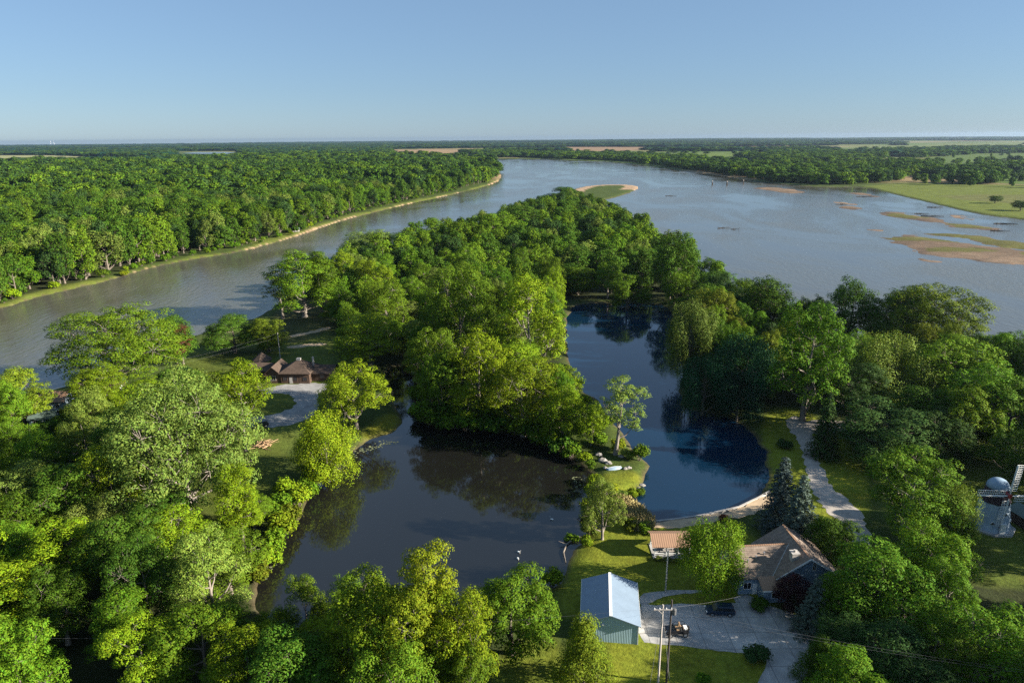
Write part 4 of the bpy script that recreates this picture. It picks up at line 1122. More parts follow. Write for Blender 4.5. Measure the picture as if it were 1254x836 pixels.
# ------------------------------------------------------------------ buildings
def window(parent, x, y, z, w, h, axis='y', out=-1, frame='white'):
    """window frame proud of the wall (a part) with its pane (a sub-part); axis = direction of the wall normal"""
    f, g = MB(), MB(); t = 0.08
    def bx(m, a0, a1, z0, z1, d0, d1):
        lo, hi = sorted((d0 * out, d1 * out))
        if axis == 'y': m.box(x + a0, x + a1, y + lo, y + hi, z + z0, z + z1)
        else: m.box(x + lo, x + hi, y + a0, y + a1, z + z0, z + z1)
    bx(f, -w / 2 - t, w / 2 + t, h, h + t, 0.003, 0.07); bx(f, -w / 2 - t, w / 2 + t, -t, 0, 0.003, 0.09)
    bx(f, -w / 2 - t, -w / 2, 0, h, 0.003, 0.07); bx(f, w / 2, w / 2 + t, 0, h, 0.003, 0.07)
    bx(f, -0.025, 0.025, 0, h, 0.003, 0.05)
    bx(g, -w / 2, w / 2, 0, h, 0.004, 0.03)
    fo = f.build('window', M[frame], parent); g.build('pane', M['glass'], fo); return fo

# metal garage
e = thing('metal_garage', 'pale metal-roofed garage with teal gable end beside the concrete yard', 'garage', (14.75, 88.1, LAND), R(-7))
w, Lg, ze, zr = 8.5, 10.2, 3.5, 5.0
MB().prism_y([(-w / 2, -0.3), (w / 2, -0.3), (w / 2, ze), (0, zr), (-w / 2, ze)], 0, Lg).build('wall', M['teal_wall'], e)
MB().gable_roof(w, 0, Lg, ze + .03, zr + .03, 0.35, 0.1).build('roof', M['white_metal'], e)
MB().box(-.22, .22, -.38, Lg + .38, zr + .10, zr + .17).build('ridge_cap', M['white'], e)
m = MB()
for s in (-1, 1): m.hexa([(s * (w / 2 + .37), -.39, ze - .17), (s * (w / 2 + .42), -.39, ze - .17), (s * (w / 2 + .42), Lg + .39, ze - .17), (s * (w / 2 + .37), Lg + .39, ze - .17), (s * (w / 2 + .37), -.39, ze + .03), (s * (w / 2 + .42), -.39, ze + .03), (s * (w / 2 + .42), Lg + .39, ze + .03), (s * (w / 2 + .37), Lg + .39, ze + .03)])
m.build('gutter', M['white'], e)
MB().box(-1.25, -1.0, -.14, -.003, 3.1, 3.35).build('wall_lamp', M['white'], e)
d = MB().box(w / 2 + .003, w / 2 + .06, 2, 6.8, 0, 2.9).build('garage_door', M['white'], e)
MB().box(w / 2 + .06, w / 2 + .1, 4.2, 4.6, 1.0, 1.08).build('handle', M['steel'], d)
m = MB()
for s in (-1, 1): m.box(s * w / 2 - .06, s * w / 2 + .06, -.06, .0, 0, ze - .2)
m.build('corner_trim', M['white'], e)

# house
e = thing('house', 'slate blue house with brown shingle roof, front gable and pale chimney', 'house', (49.4, 104.0, LAND), R(4))
ze, zr = 3.7, 7.0
MB().prism_y([(-5.2, -.3), (5.2, -.3), (5.2, ze), (0, zr), (-5.2, ze)], -4.6, 5.0).build('wall', M['house_wall'], e)
r_ = MB().gable_roof(10.4, -4.6, 5.0, ze + .04, zr + .04, 0.5, .18).build('roof', M['shingle'], e)
MB().box(-2.5, -1.3, -3.6, -2.5, 4.6, 7.1).box(-2.6, -1.2, -3.7, -2.4, 7.1, 7.3).lathe([(.22, 7.3), (.22, 7.7)], 8, (-1.9, -3.05, 0)).build('chimney', M['stone'], r_)
MB().box(-.16, .16, -5.05, 5.45, zr + .16, zr + .24).build('ridge_cap', M['tan_roof'], r_)
# left wing, its ridge runs across
wy0, wy1, wr = -3.9, 5.0, 6.3; wc = (wy0 + wy1) / 2
MB().prism_x([(wy0, -.3), (wy1, -.3), (wy1, 3.5), (wc, wr), (wy0, 3.5)], -11.5, -5.21).build('wing_wall', M['house_wall'], e)
m = MB(); s = (wr - 3.5) / (wy1 - wc)
for sg in (-1, 1):
    yy = wc + sg * (wy1 - wc + .5); zz = 3.5 - s * .5
    # each slope is cut where it runs into the main roof
    ms = (zr - ze) / 5.2
    xr = -(zr - wr) / ms; xe = -(zr - zz) / ms
    m.hexa([(-12.0, wc, wr), (xr, wc, wr), (xe, yy, zz), (-12.0, yy, zz), (-12.0, wc, wr + .2), (xr + .05, wc, wr + .2), (xe + .05, yy, zz + .2), (-12.0, yy, zz + .2)])
wro = m.build('wing_roof', M['shingle'], e)
MB().box(-12.02, -1.0, wc - .14, wc + .14, wr + .17, wr + .27).build('ridge_cap', M['tan_roof'], wro)
xe = -(zr - (3.5 - s * .5)) / ((zr - ze) / 5.2); xr = -(zr - wr) / ((zr - ze) / 5.2)
MB().tube([(xr - .05, wc, wr + .22), (xe - .05, wc - (wy1 - wc + .5), 3.5 - s * .5 + .24)], .10, 5).build('valley_flashing', M['stone'], wro)
# porch room in front of the wing
MB().box(-8.2, -4.1, -6.4, wy0 - .003, -.3, 2.55).build('porch_wall', M['house_wall'], e)
MB().hexa([(-8.6, -6.9, 2.55), (-3.8, -6.9, 2.55), (-3.8, -4.35, 3.5), (-8.6, -4.35, 3.5), (-8.6, -6.9, 2.7), (-3.8, -6.9, 2.7), (-3.8, -4.3, 3.68), (-8.6, -4.3, 3.68)]).build('porch_roof', M['tan_roof'], e)
MB().box(-8.65, -3.75, -6.98, -6.91, 2.5, 2.72).build('fascia', M['white'], e)
window(e, 1.0, -4.6, 4.6, .55, 1.5); window(e, -3.3, -4.6, 1.5, 1.0, 1.2); window(e, -2.0, -4.6, 3.2, .8, .9); window(e, 3.0, -4.6, 1.3, 1.4, 1.4); window(e, -6.1, -6.4, 1.0, 1.4, 1.0)
window(e, 5.2, -1.0, 1.3, 1.4, 1.3, 'x', 1); window(e, 5.2, 2.5, 1.3, 1.4, 1.3, 'x', 1); window(e, -10.0, wy0, 1.1, 1.3, 1.2)
d = MB().box(-9.1, -8.25, wy0 - .08, wy0 - .003, 0, 2.1).build('door', M['white'], e); MB().box(-8.45, -8.38, wy0 - .14, wy0 - .08, .95, 1.1).build('handle', M['steel'], d)
m = MB()
for sg in (-1, 1):
    m.hexa([(0, -5.18, zr - .12), (sg * 5.72, -5.18, ze - .46), (sg * 5.72, -5.11, ze - .46), (0, -5.11, zr - .12), (0, -5.18, zr + .2), (sg * 5.72, -5.18, ze - .12), (sg * 5.72, -5.11, ze - .12), (0, -5.11, zr + .2)])
m.build('gable_trim', M['white'], e)
m = MB()
for k in range(3): m.lathe([(.09, 0), (.09, .5), (.16, .5), (.16, .6)], 8, (-6.2 - k * 1.6, wc - 1.5 - k * .5, wr - s * (1.5 + k * .5) + .15))
m.build('roof_vent', M['steel'], wro)

# picnic shelter
e = thing('picnic_shelter', 'open picnic shelter with orange-brown roof and white posts by the lake beach', 'shelter', (29.4, 112.2, LAND), R(-1))
MB().gable_roof(4.6, -3.4, 3.4, 2.75, 3.75, .45, .12, 0, 'x').build('roof', M['tan_roof'], e)
MB().box(-3.5, 3.5, -2.5, 2.5, -.2, .12).build('floor_slab', M['concrete'], e)
for x in (-3.2, -1.1, 1.1, 3.2):
    for y in (-2.1, 2.1): MB().box(x - .08, x + .08, y - .08, y + .08, .12, 2.82).build('post', M['white'], e)
for y in (-2.1, 2.1):
    for x0, x1 in ((-3.1, -1.2), (-1.0, 1.0), (1.2, 3.1)): MB().box(x0, x1, y - .04, y + .04, .9, 1.0).box(x0, x1, y - .03, y + .03, .45, .52).build('railing', M['white'], e)
MB().box(-3.4, 3.4, -2.16, -2.04, 2.62, 2.78).box(-3.4, 3.4, 2.04, 2.16, 2.62, 2.78).build('beam', M['wood'], e)
t = thing('picnic_table', 'wooden picnic table under the orange-brown shelter', 'table', (29.2, 112.2, LAND + .12))
MB().box(-.9, .9, -.38, .38, .70, .75).build('table_top', M['pole_wood'], t)
for sg in (-1, 1): MB().box(-.9, .9, sg * .7 - .14, sg * .7 + .14, .42, .46).build('bench', M['pole_wood'], t)
for sx in (-.65, .65): MB().tube([(sx, -.75, .0), (sx, -.3, .7)], .04, 4).tube([(sx, .75, 0), (sx, .3, .7)], .04, 4).tube([(sx, -.75, .4), (sx, .75, .4)], .035, 4).build('leg', M['pole_wood'], t)

# windmill
e = thing('windmill', 'Dutch style windmill with blue-grey skirt, dark upper tower and white lattice sails', 'windmill', (95.0, 119.9, LAND), R(0))
P8 = math.pi / 8
MB().lathe([(4.4, -.3), (4.4, .35), (4.3, .4)], 8, ph=P8).build('base', M['concrete'], e)
MB().lathe([(3.55, .4), (3.3, 1.4), (2.62, 6.0)], 8, ph=P8).build('skirt', M['mill_wall'], e)
MB().lathe([(2.75, 5.95), (2.75, 6.12), (2.55, 6.14), (2.15, 8.6)], 8, ph=P8).build('upper_tower', M['mill_dark'], e)
a0 = R(-88); nx, ny = math.cos(a0), math.sin(a0); tx, ty = -ny, nx
m = MB(); vs = []
prof = [(1.9, 8.6), (2.0, 8.9), (1.85, 9.5), (1.4, 10.1), (.8, 10.45), (.05, 10.55)]
m.lathe(prof, 20); m.build('cap', M['mill_cap'], e, True)
hub = np.array([nx * 3.0, ny * 3.0, 8.5])
MB().tube([(nx * 1.2, ny * 1.2, 8.75), tuple(hub + np.array([nx, ny, -.03]) * .25)], .26, 10).build('axle', M['red'], e)
hb = MB().tube([tuple(hub - np.array([nx, ny, 0]) * .02), tuple(hub + np.array([nx, ny, 0]) * .45)], .45, 12).build('hub', M['red'], e)
for k in range(4):
    q = R(4) + k * math.pi / 2
    u = np.array([tx * math.sin(q), ty * math.sin(q), math.cos(q)]); v = np.array([tx * math.cos(q), ty * math.cos(q), -math.sin(q)])
    nn = np.array([nx, ny, 0]); o = hub + nn * .2
    m = MB(); Ls = 6.5
    def bar(a, b, r): m.tube([tuple(o + u * a[0] + v * a[1]), tuple(o + u * b[0] + v * b[1])], r, 4)
    bar((.2, 0), (Ls, 0), .11); bar((1.1, 1.05), (Ls, 1.05), .05); bar((1.1, .53), (Ls, .53), .04); bar((1.1, -.22), (Ls, -.22), .06)
    for j in range(16): bar((1.1 + j * (Ls - 1.1) / 15, -.22), (1.1 + j * (Ls - 1.1) / 15, 1.05), .045)
    m.build('sail', M['white'], e)
for a_, z_ in ((-120, 2.2), (-80, 4.2), (-30, 2.2)):
    q = R(a_); rr = 3.3 - (z_ - 1.0) * .14
    c_, s_ = math.cos(q), math.sin(q)
    f = MB().tube([(c_ * (rr - .4), s_ * (rr - .4), z_), (c_ * (rr + .02), s_ * (rr + .02), z_)], .42, 4).build('window', M['white'], e)
    MB().tube([(c_ * (rr - .3), s_ * (rr - .3), z_), (c_ * (rr + .05), s_ * (rr + .05), z_)], .32, 4).build('pane', M['glass'], f)
d = MB().box(-.5, .5, -3.62, -3.2, .4, 2.5).build('door', M['white'], e)
sh = thing('garden_shed', 'grey shed at the right frame edge beside the windmill', 'shed', (102.6, 120.5, LAND), R(8))
MB().prism_y([(-2, -.2), (2, -.2), (2, 2.4), (0, 3.5), (-2, 2.4)], -2.4, 2.4).build('wall', M['wood'], sh)
MB().gable_roof(4, -2.4, 2.4, 2.43, 3.53, .3, .1).build('roof', M['pale_roof'], sh)
MB().box(-.6, .6, -2.46, -2.403, 0, 2.1).build('door', M['white'], sh)

# lodge
e = thing('lodge', 'dark wooden lodge with several brown shingle roofs at the gravel drive', 'lodge', (-69.5, 211.0, LAND), R(-2))
def hip(mb, x0, x1, y0, y1, z0, apex, o=.6):
    x0 -= o; x1 += o; y0 -= o; y1 += o
    mb.add([(x0, y0, z0), (x1, y0, z0), (x1, y1, z0), (x0, y1, z0), apex, (x0, y0, z0 - .18), (x1, y0, z0 - .18), (x1, y1, z0 - .18), (x0, y1, z0 - .18)],
           [(0, 1, 4), (1, 2, 4), (2, 3, 4), (3, 0, 4), (0, 5, 6, 1), (1, 6, 7, 2), (2, 7, 8, 3), (3, 8, 5, 0), (8, 7, 6, 5)])
MB().box(-4.6, 4.6, -4.4, 4.6, -.3, 3.3).build('wall', M['wood'], e)
m = MB(); hip(m, -4.6, 4.6, -4.4, 4.6, 3.5, (0, .5, 6.7)); r_ = m.build('roof', M['lodge_roof'], e)
MB().box(-.6, .6, -.1, 1.1, 6.0, 7.0).build('cupola', M['stone'], r_)
MB().prism_y([(-9.8, -.3), (-4.7, -.3), (-4.7, 3.2), (-7.2, 5.4), (-9.8, 3.2)], -4.2, 4.0).build('gable_wall', M['wood'], e)
MB().gable_roof(5.1, -4.2, 4.0, 3.23, 5.43, .55, .16, -7.25).build('gable_roof', M['lodge_roof'], e)
MB().box(-17, -9.9, 0.4, 6.0, -.3, 2.7).build('left_wing_wall', M['wood'], e)
MB().gable_roof(5.6, -17, -9.9, 2.73, 4.4, .5, .14, 3.2, 'x').build('left_wing_roof', M['lodge_roof'], e)
MB().box(4.7, 11.5, -2.0, 4.0, -.3, 2.8).build('right_wing_wall', M['wood'], e)
MB().gable_roof(6.0, 5.3, 11.5, 2.83, 4.6, .5, .14, 1.0, 'x').build('right_wing_roof', M['lodge_roof'], e)
MB().box(4.0, 4.5, 1.5, 2.1, 4, 7.0).build('chimney', M['stone'], r_)
for x in (-3.2, 0, 3.2): window(e, x, -4.4, 1.0, 1.2, 1.2, frame='wood')
window(e, -7.2, -4.2, 1.0, 1.6, 1.4, frame='stone'); window(e, 8, -2.0, 1.0, 1.4, 1.1, frame='wood')
MB().box(-1.9, -.9, -4.46, -4.403, 0, 2.1).build('door', M['stone'], e)
g = thing('gazebo', 'small hut with pointed orange-brown roof behind the left end of the lodge', 'gazebo', (-86.2, 224.0, LAND))
MB().lathe([(3.4, 2.5), (3.4, 2.62), (1.4, 4.2), (.5, 4.9), (.1, 5.2)], 8).build('roof', M['lodge_roof'], g)
for k in range(8): MB().tube([(2.8 * math.cos(k * .785), 2.8 * math.sin(k * .785), 0), (2.8 * math.cos(k * .785), 2.8 * math.sin(k * .785), 2.55)], .1, 6).build('post', M['wood'], g)
MB().lathe([(3.1, -.2), (3.1, .15)], 8).build('floor', M['wood'], g)

# cabins on the left
def cabin(name, label, loc, rz, w, l, ze, zr, wall, roof, along='x'):
    e = thing(name, label, 'cabin', loc, rz)
    prof = [(-w / 2, -.3), (w / 2, -.3), (w / 2, ze), (0, zr), (-w / 2, ze)]
    (MB().prism_x if along == 'x' else MB().prism_y)(prof, -l / 2, l / 2).build('wall', M[wall], e)
    MB().gable_roof(w, -l / 2, l / 2, ze + .03, zr + .03, .45, .13, 0, along).build('roof', M[roof], e)
    if along == 'x':
        for x in (-l / 4, l / 4): window(e, x, -w / 2, .9, 1.0, 1.0)
        MB().box(-.45, .45, -w / 2 - .06, -w / 2 - .003, 0, 2.05).build('door', M['white'], e)
    else:
        window(e, -.9, -l / 2, .9, .9, 1.0); MB().box(.3, 1.15, -l / 2 - .06, -l / 2 - .003, 0, 2.05).build('door', M['white'], e)
    return e
cabin('cabin', 'cabin with light brown roof at the channel bank, far left', (-134.6, 188.2, LAND), R(2), 5.4, 7.6, 2.9, 4.9, 'mill_wall', 'tan_roof')
cabin('cabin', 'low cabin with grey-green roof in front of the light brown one', (-130.5, 176.6, LAND), R(14), 4.2, 6.0, 2.0, 3.1, 'teal_wall', 'pale_roof')
cabin('cabin', 'little dark cabin with green metal roof among yellow shrubs', (-124.4, 202.2, LAND), R(38), 4.4, 4.6, 3.1, 5.0, 'wood', 'green_metal', 'y')
x, y = G(362, 283.5); cabin('cabin', 'tiny pale cabin on the far bank clearing of the channel', (x, y, LAND), R(20), 3.2, 6.5, 2.2, 3.2, 'stone', 'pale_roof')
# farm beyond the river
def barn(px, py, w, l, h, rz, wall, roof, label):
    x, y = G(px, py); e = thing('farm_building', label, 'barn', (x, y, LAND), rz)
    MB().prism_x([(-w / 2, -.5), (w / 2, -.5), (w / 2, h), (0, h * 1.5), (-w / 2, h)], -l / 2, l / 2).build('wall', M[wall], e)
    MB().gable_roof(w, -l / 2, l / 2, h + .05, h * 1.5 + .05, .8, .3, 0, 'x').build('roof', M[roof], e)
barn(931, 196, 22, 62, 7, R(4), 'mill_wall', 'mill_cap', 'long pale blue roofed farm building behind the far bank woods')
barn(917, 195.5, 18, 26, 6, R(-4), 'white', 'mill_cap', 'short pale farm building left of the long blue roofed one')
barn(1231, 199.5, 10, 16, 5, R(10), 'stone', 'dark_roof', 'dark roofed farmhouse in the fields at far right')
barn(1243, 199.5, 9, 20, 4.5, R(-8), 'white', 'dark_roof', 'white farm shed right of the farmhouse in the fields')
for px, h, lab in ((62.5, 92, 'left of two faint masts on the horizon'), (66.5, 97, 'right, taller of two faint masts on the horizon')):
    x, y = G(px, 177.2); x *= .85; y *= .85
    e = thing('radio_mast', 'thin pale mast, ' + lab, 'mast', (x, y, LAND))
    m = MB()
    for k in range(3):
        q = k * 2.094; m.tube([(4 * math.cos(q), 4 * math.sin(q), -8), (1.2 * math.cos(q), 1.2 * math.sin(q), h)], 1.1, 4)
    m.build('lattice', M['white'], e); MB().lathe([(2.0, h), (2.0, h + 3)], 8).build('top_platform', M['white'], e)

# lake wall
def G3(px, py, z=LAND): x, y = G(px, py, z); return np.array([x, y])
pts_ = [G3(*p) for p in ((797, 638.5), (830, 635), (860, 630.5), (905, 620.5), (930, 608.5), (943, 601))]
m = MB()
for a, b in zip(pts_[:-1], pts_[1:]):
    t_ = unit(b - a); n_ = np.array([-t_[1], t_[0]]) * .2
    q = [a - n_, b - n_, b + n_, a + n_]
    m.hexa([(*p, -1.2) for p in q] + [(*p, LAND + .14) for p in q])
tag(m.build('retaining_wall', M['stone']), 'low pale retaining wall edging the lake beach', 'wall')

# ------------------------------------------------------------------ poles and wires
def upole(label, x, y, h, mat, arm=True, trans=False, rz=0.0, guys=()):
    e = thing('utility_pole', label, 'utility pole', (x, y, LAND), rz)
    MB().tube([(0, 0, -1), (0, 0, h * .5), (0, 0, h)], [.17, .15, .12], 8).build('pole', M[mat], e)
    if arm:
        a = MB().box(-1.25, 1.25, -.2, -.1, h - .75, h - .6).tube([(-.7, -.15, h - .7), (0, -.14, h - 1.4)], .025, 4).tube([(.7, -.15, h - .7), (0, -.14, h - 1.4)], .025, 4).build('crossarm', M[mat], e)
        for xx in (-1.15, -.45, .45, 1.15): MB().lathe([(.05, 0), (.07, .1), (.04, .22)], 7, (xx, -.15, h - .6)).build('insulator', M['white'], a)
    if trans: MB().lathe([(.27, 0), (.3, .05), (.3, .85), (.2, .95)], 12, (.38, -.1, h - 2.3)).build('transformer', M['dark_roof'], e)
    for gx, gy in guys: MB().tube([(0, 0, h - 1.0), (gx, gy, 0)], .022, 4).build('guy_wire', M['wire'], e)
    return np.array([x, y, LAND + h])
pA = upole('pale utility pole with crossarm in front of the concrete yard', *G(812, 740, LAND + 14.5), 14.5, 'pole_wood', True, False, 0, ((-1.6, -1.0), (1.7, -1.2)))
pB = upole('dark utility pole with transformer right behind the pale crossarm pole', *G(823, 734, LAND + 14.0), 14.0, 'pole_dark', False, True)
pC = upole('slim grey light pole on the grass strip behind the concrete yard', 26.0, 100.1, 8.2, 'steel', False)
pL = upole('pale utility pole standing behind the lodge', -80.7, 226.3, 11.5, 'pole_wood', False)
pW = upole('slim pale pole beside the light brown cabin', -133.3, 178.2, 6.5, 'pole_wood', False)
pR = upole('utility pole past the bottom right corner', 86.0, 66.0, 11, 'pole_wood')
pZ = upole('utility pole past the bottom left corner', -84.0, 78.0, 11, 'pole_wood')
def wires(label, a, b, offs, sag, rad=.006, group=None):
    for k, o in enumerate(offs):
        q = []
        for i in range(13):
            f = i / 12; p = (a + np.array(o[0])) * (1 - f) + (b + np.array(o[1])) * f; p[2] -= sag * 4 * f * (1 - f); q.append(tuple(p))
        tag(MB().tube(q, rad, 4).build('power_line', M['wire']), label, 'wire', group)
wires('thin power line running right from the pale crossarm pole', pA, pR, [((-1.1, -.15, -.4), (-1.1, -.15, -.4)), ((1.1, -.15, -.4), (1.1, -.15, -.4))], 1.4, group='lines to the right')
wires('thin power line running left from the pale crossarm pole', pA, pZ, [((-.45, -.15, -.4), (-.45, -.15, -.4))], 1.8)
wires('thin service line from the dark pole over the driveway', pB, np.array([44.0, 97.6, LAND + 3.0]), [((0, 0, -1.2), (0, 0, 0))], .6, .007)
wires('wire running left from the pole behind the lodge', pL, np.array([-126.0, 186.0, LAND + 9.0]), [((0, 0, -.3), (0, 0, 0)), ((0, 0, -1.6), (0, 0, -1.2))], 1.2, .010, 'wires at the lodge pole')

# ------------------------------------------------------------------ vehicles
def wheel(parent, x, y, r, w=.22):
    sg = 1 if y > 0 else -1
    t = MB().tube([(x, y - w / 2, r), (x, y + w / 2, r)], r, 16).build('wheel', M['rubber'], parent)
    MB().tube([(x, y + sg * (w / 2 - .02), r), (x, y + sg * (w / 2 + .015), r)], r * .6, 10).build('rim', M['steel'], t)
def suv(name, label, loc, rz, paint, cat='car'):
    e = thing(name, label, cat, loc, rz)
    prof = [(-2.3, .35), (2.25, .35), (2.32, .75), (2.25, 1.02), (-.95, 1.02), (-2.1, .9), (-2.33, .7)]
    b = MB().prism_y(prof, -.9, .9).build('body', M[paint], e)
    bv = b.modifiers.new('bevel', 'BEVEL'); bv.width = .09; bv.segments = 3
    MB().hexa([(-1.2, -.84, 1.0), (2.2, -.84, 1.0), (2.2, .84, 1.0), (-1.2, .84, 1.0), (-.5, -.68, 1.58), (1.9, -.68, 1.58), (1.9, .68, 1.58), (-.5, .68, 1.58)]).build('window_band', M['glass'], e)
    m = MB().hexa([(-.56, -.71, 1.56), (1.96, -.71, 1.56), (1.96, .71, 1.56), (-.56, .71, 1.56), (-.4, -.62, 1.66), (1.85, -.62, 1.66), (1.85, .62, 1.66), (-.4, .62, 1.66)])
    for sx in (.45, 1.5):
        for sg in (-1, 1): m.tube([(sx, sg * .86, 1.0), (sx, sg * .7, 1.6)], .045, 4)
    m.build('roof', M[paint], e)
    for sx in (-1.4, 1.4):
        for sg in (-1, 1): wheel(e, sx, sg * .83, .36)
    for sg in (-1, 1):
        MB().box(-2.345, -2.2, sg * .62 - .2, sg * .62 + .2, .66, .82).build('headlight', M['white'], e)
        MB().box(2.2, 2.33, sg * .7 - .1, sg * .7 + .1, .72, .98).build('tail_light', M['red'], e)
        MB().box(-.95, -.75, sg * 1.0 - .1, sg * 1.0 + .1, 1.0, 1.14).build('mirror', M[paint], e)
    return e
suv('parked_car', 'dark blue car parked at the edge of the concrete yard', (33.7, 94.6, LAND + .02), R(-4), 'car_blue')
x, y = G(318, 523); suv('parked_car', 'dark vehicle parked by the gravel turnaround in front of the lodge', (x, y, LAND + .02), R(35), 'car_black')
x, y = G(828, 776); e = thing('offroad_vehicle', 'black open-top off-road vehicle with tan seats in the yard', 'car', (x, y, LAND + .02), R(3))
MB().prism_y([(-1.75, .55), (1.75, .55), (1.75, 1.12), (-.55, 1.12), (-.75, 1.18), (-1.7, 1.1)], -.72, .72).build('body', M['car_black'], e)
for sg in (-1, 1):
    MB().box(-1.9, -.8, sg * .78 - .14, sg * .78 + .14, .85, .98).build('fender', M['car_black'], e); MB().box(.8, 1.75, sg * .78 - .14, sg * .78 + .14, .88, 1.0).build('fender', M['car_black'], e)
    MB().tube([(-.6, sg * .62, 1.15), (-.2, sg * .6, 1.8), (1.2, sg * .6, 1.8), (1.6, sg * .62, 1.1)], .04, 6).tube([(.5, sg * .6, 1.8), (.55, sg * .64, 1.1)], .04, 6).build('roll_bar', M['car_black'], e)
    MB().box(-.15, .4, sg * .36 - .24, sg * .36 + .24, 1.13, 1.32).hexa([(.3, sg * .36 - .24, 1.3), (.48, sg * .36 - .24, 1.3), (.48, sg * .36 + .24, 1.3), (.3, sg * .36 + .24, 1.3), (.42, sg * .36 - .22, 1.85), (.56, sg * .36 - .22, 1.85), (.56, sg * .36 + .22, 1.85), (.42, sg * .36 + .22, 1.85)]).build('seat', M['tan_seat'], e)
    MB().box(-1.79, -1.74, sg * .5 - .13, sg * .5 + .13, .8, 1.0).build('headlight', M['white'], e)
    for sx in (-1.2, 1.2): wheel(e, sx, sg * .78, .42, .28)
MB().hexa([(-.68, -.66, 1.15), (-.62, -.66, 1.15), (-.62, .66, 1.15), (-.68, .66, 1.15), (-.45, -.6, 1.62), (-.4, -.6, 1.62), (-.4, .6, 1.62), (-.45, .6, 1.62)]).build('windscreen', M['glass'], e)
MB().box(-1.55, -.85, -.5, .5, 1.16, 1.2).build('hood', M['car_black'], e)
MB().box(1.05, 1.6, -.5, .3, 1.13, 1.4).build('cargo_box', M['white'], e)
MB().tube([(1.76, 0, 1.0), (1.98, 0, 1.0)], .4, 16).build('spare_wheel', M['rubber'], e)

# ------------------------------------------------------------------ small things
def dead_tree(label, px, py, h, seed, mat='pale_bark', cat='tree'):
    rg = random.Random(seed); x, y = G(px, py)
    e = thing('dead_tree', label, cat, (x, y, ground_z(x, y)))
    m = MB()
    def grow(p, d, l, r, k):
        q = p + d * l; mid = (p + q) / 2 + np.array([rg.uniform(-.1, .1) * l for _ in range(3)])
        m.tube([p, mid, q], [r, r * .8, r * .6], 5, False)
        if k == 0: return
        for _ in range(rg.choice((2, 3, 3))):
            nd = unit(d + np.array([rg.uniform(-.75, .75), rg.uniform(-.75, .75), rg.uniform(-.15, .5)])); grow(p + (q - p) * rg.uniform(.6, 1), nd, l * rg.uniform(.55, .8), r * .55, k - 1)
    for j in range(3): grow(np.array([rg.uniform(-.3, .3), rg.uniform(-.3, .3), -.3]), unit(np.array([rg.uniform(-.45, .45), rg.uniform(-.3, .3), 1])), h * .38, .13, 4)
    m.build('trunk', M[mat], e)
dead_tree('bare pale dead tree between the bright lot tree and the mowed right lawn', 1186, 738, 10.5, 3)
dead_tree('bare grey dead tree beside the thin leaning tree on the spit', 727, 530, 9, 8)
dead_tree('bare pale branches beside the grey-green roofed cabin at the left edge', 8, 545, 8, 5)
x, y = G(700, 676, .1)
m = MB()
p_ = [G(a, b, .35) + (.35,) for a, b in ((714, 656), (703, 659), (694, 666), (690, 676), (693, 688))]
m.tube(p_, [.22, .2, .17, .14, .06], 7); m.tube([p_[2], G(684, 664, .6) + (.9,)], [.1, .03], 5)
tag(m.build('fallen_branch', M['pale_bark']), 'pale fallen branch curving out of the brown pond at the lawn', 'branch')
def rock(label, px, py, s, group=None, mat='rock', flat=.55, z=None):
    import bmesh
    rg = random.Random(int(px * 7 + py)); bm = bmesh.new(); bmesh.ops.create_icosphere(bm, subdivisions=2, radius=1)
    for v in bm.verts: v.co *= 1 + rg.uniform(-.22, .22); v.co.x *= s * 1.2; v.co.y *= s; v.co.z *= s * flat
    me = bpy.data.meshes.new('boulder'); bm.to_mesh(me); bm.free()
    x, y = G(px, py); o = link('boulder', me, M[mat]); o.location = (x, y, (ground_z(x, y) if z is None else z) + s * flat * .3); o.rotation_euler = (0, 0, rg.uniform(0, 6)); tag(o, label, 'rock', group)
for px, py, s in ((733, 557, .8), (738, 564, .95), (745, 567, .8), (761, 559, .7), (766, 574, .55), (770, 573, .6), (787, 590, .6), (783, 594, .5), (741, 573, .5)): rock('pale boulder on the grassy spit between pond and lake', px, py, s, 'boulders on the spit')
x, y = G(752, 574); e = thing('rowing_boat', 'small upturned bluish boat lying among pale rocks on the spit', 'boat', (x, y, LAND), R(15))
vs, n_ = [], 9
m = MB()
for i in range(n_):
    f = i / (n_ - 1); X_ = -1.9 + 3.8 * f; wd = .72 * math.sin(math.pi * (.12 + .80 * f)) ** .7; 
    for k in range(7):
        q = math.pi * k / 6; vs.append((X_, wd * math.cos(q), .05 + .55 * math.sin(q) ** .7 * (wd / .72)))
fs = [(i * 7 + k, i * 7 + k + 1, (i + 1) * 7 + k + 1, (i + 1) * 7 + k) for i in range(n_ - 1) for k in range(6)] + [tuple(range(7)), tuple((n_ - 1) * 7 + 6 - k for k in range(7))]
m.add(vs, fs).build('hull', M['mill_cap'], e, True)
MB().tube([(-1.8, 0, .5), (0, 0, .64), (1.8, 0, .5)], .04, 5).build('keel', M['white'], e)
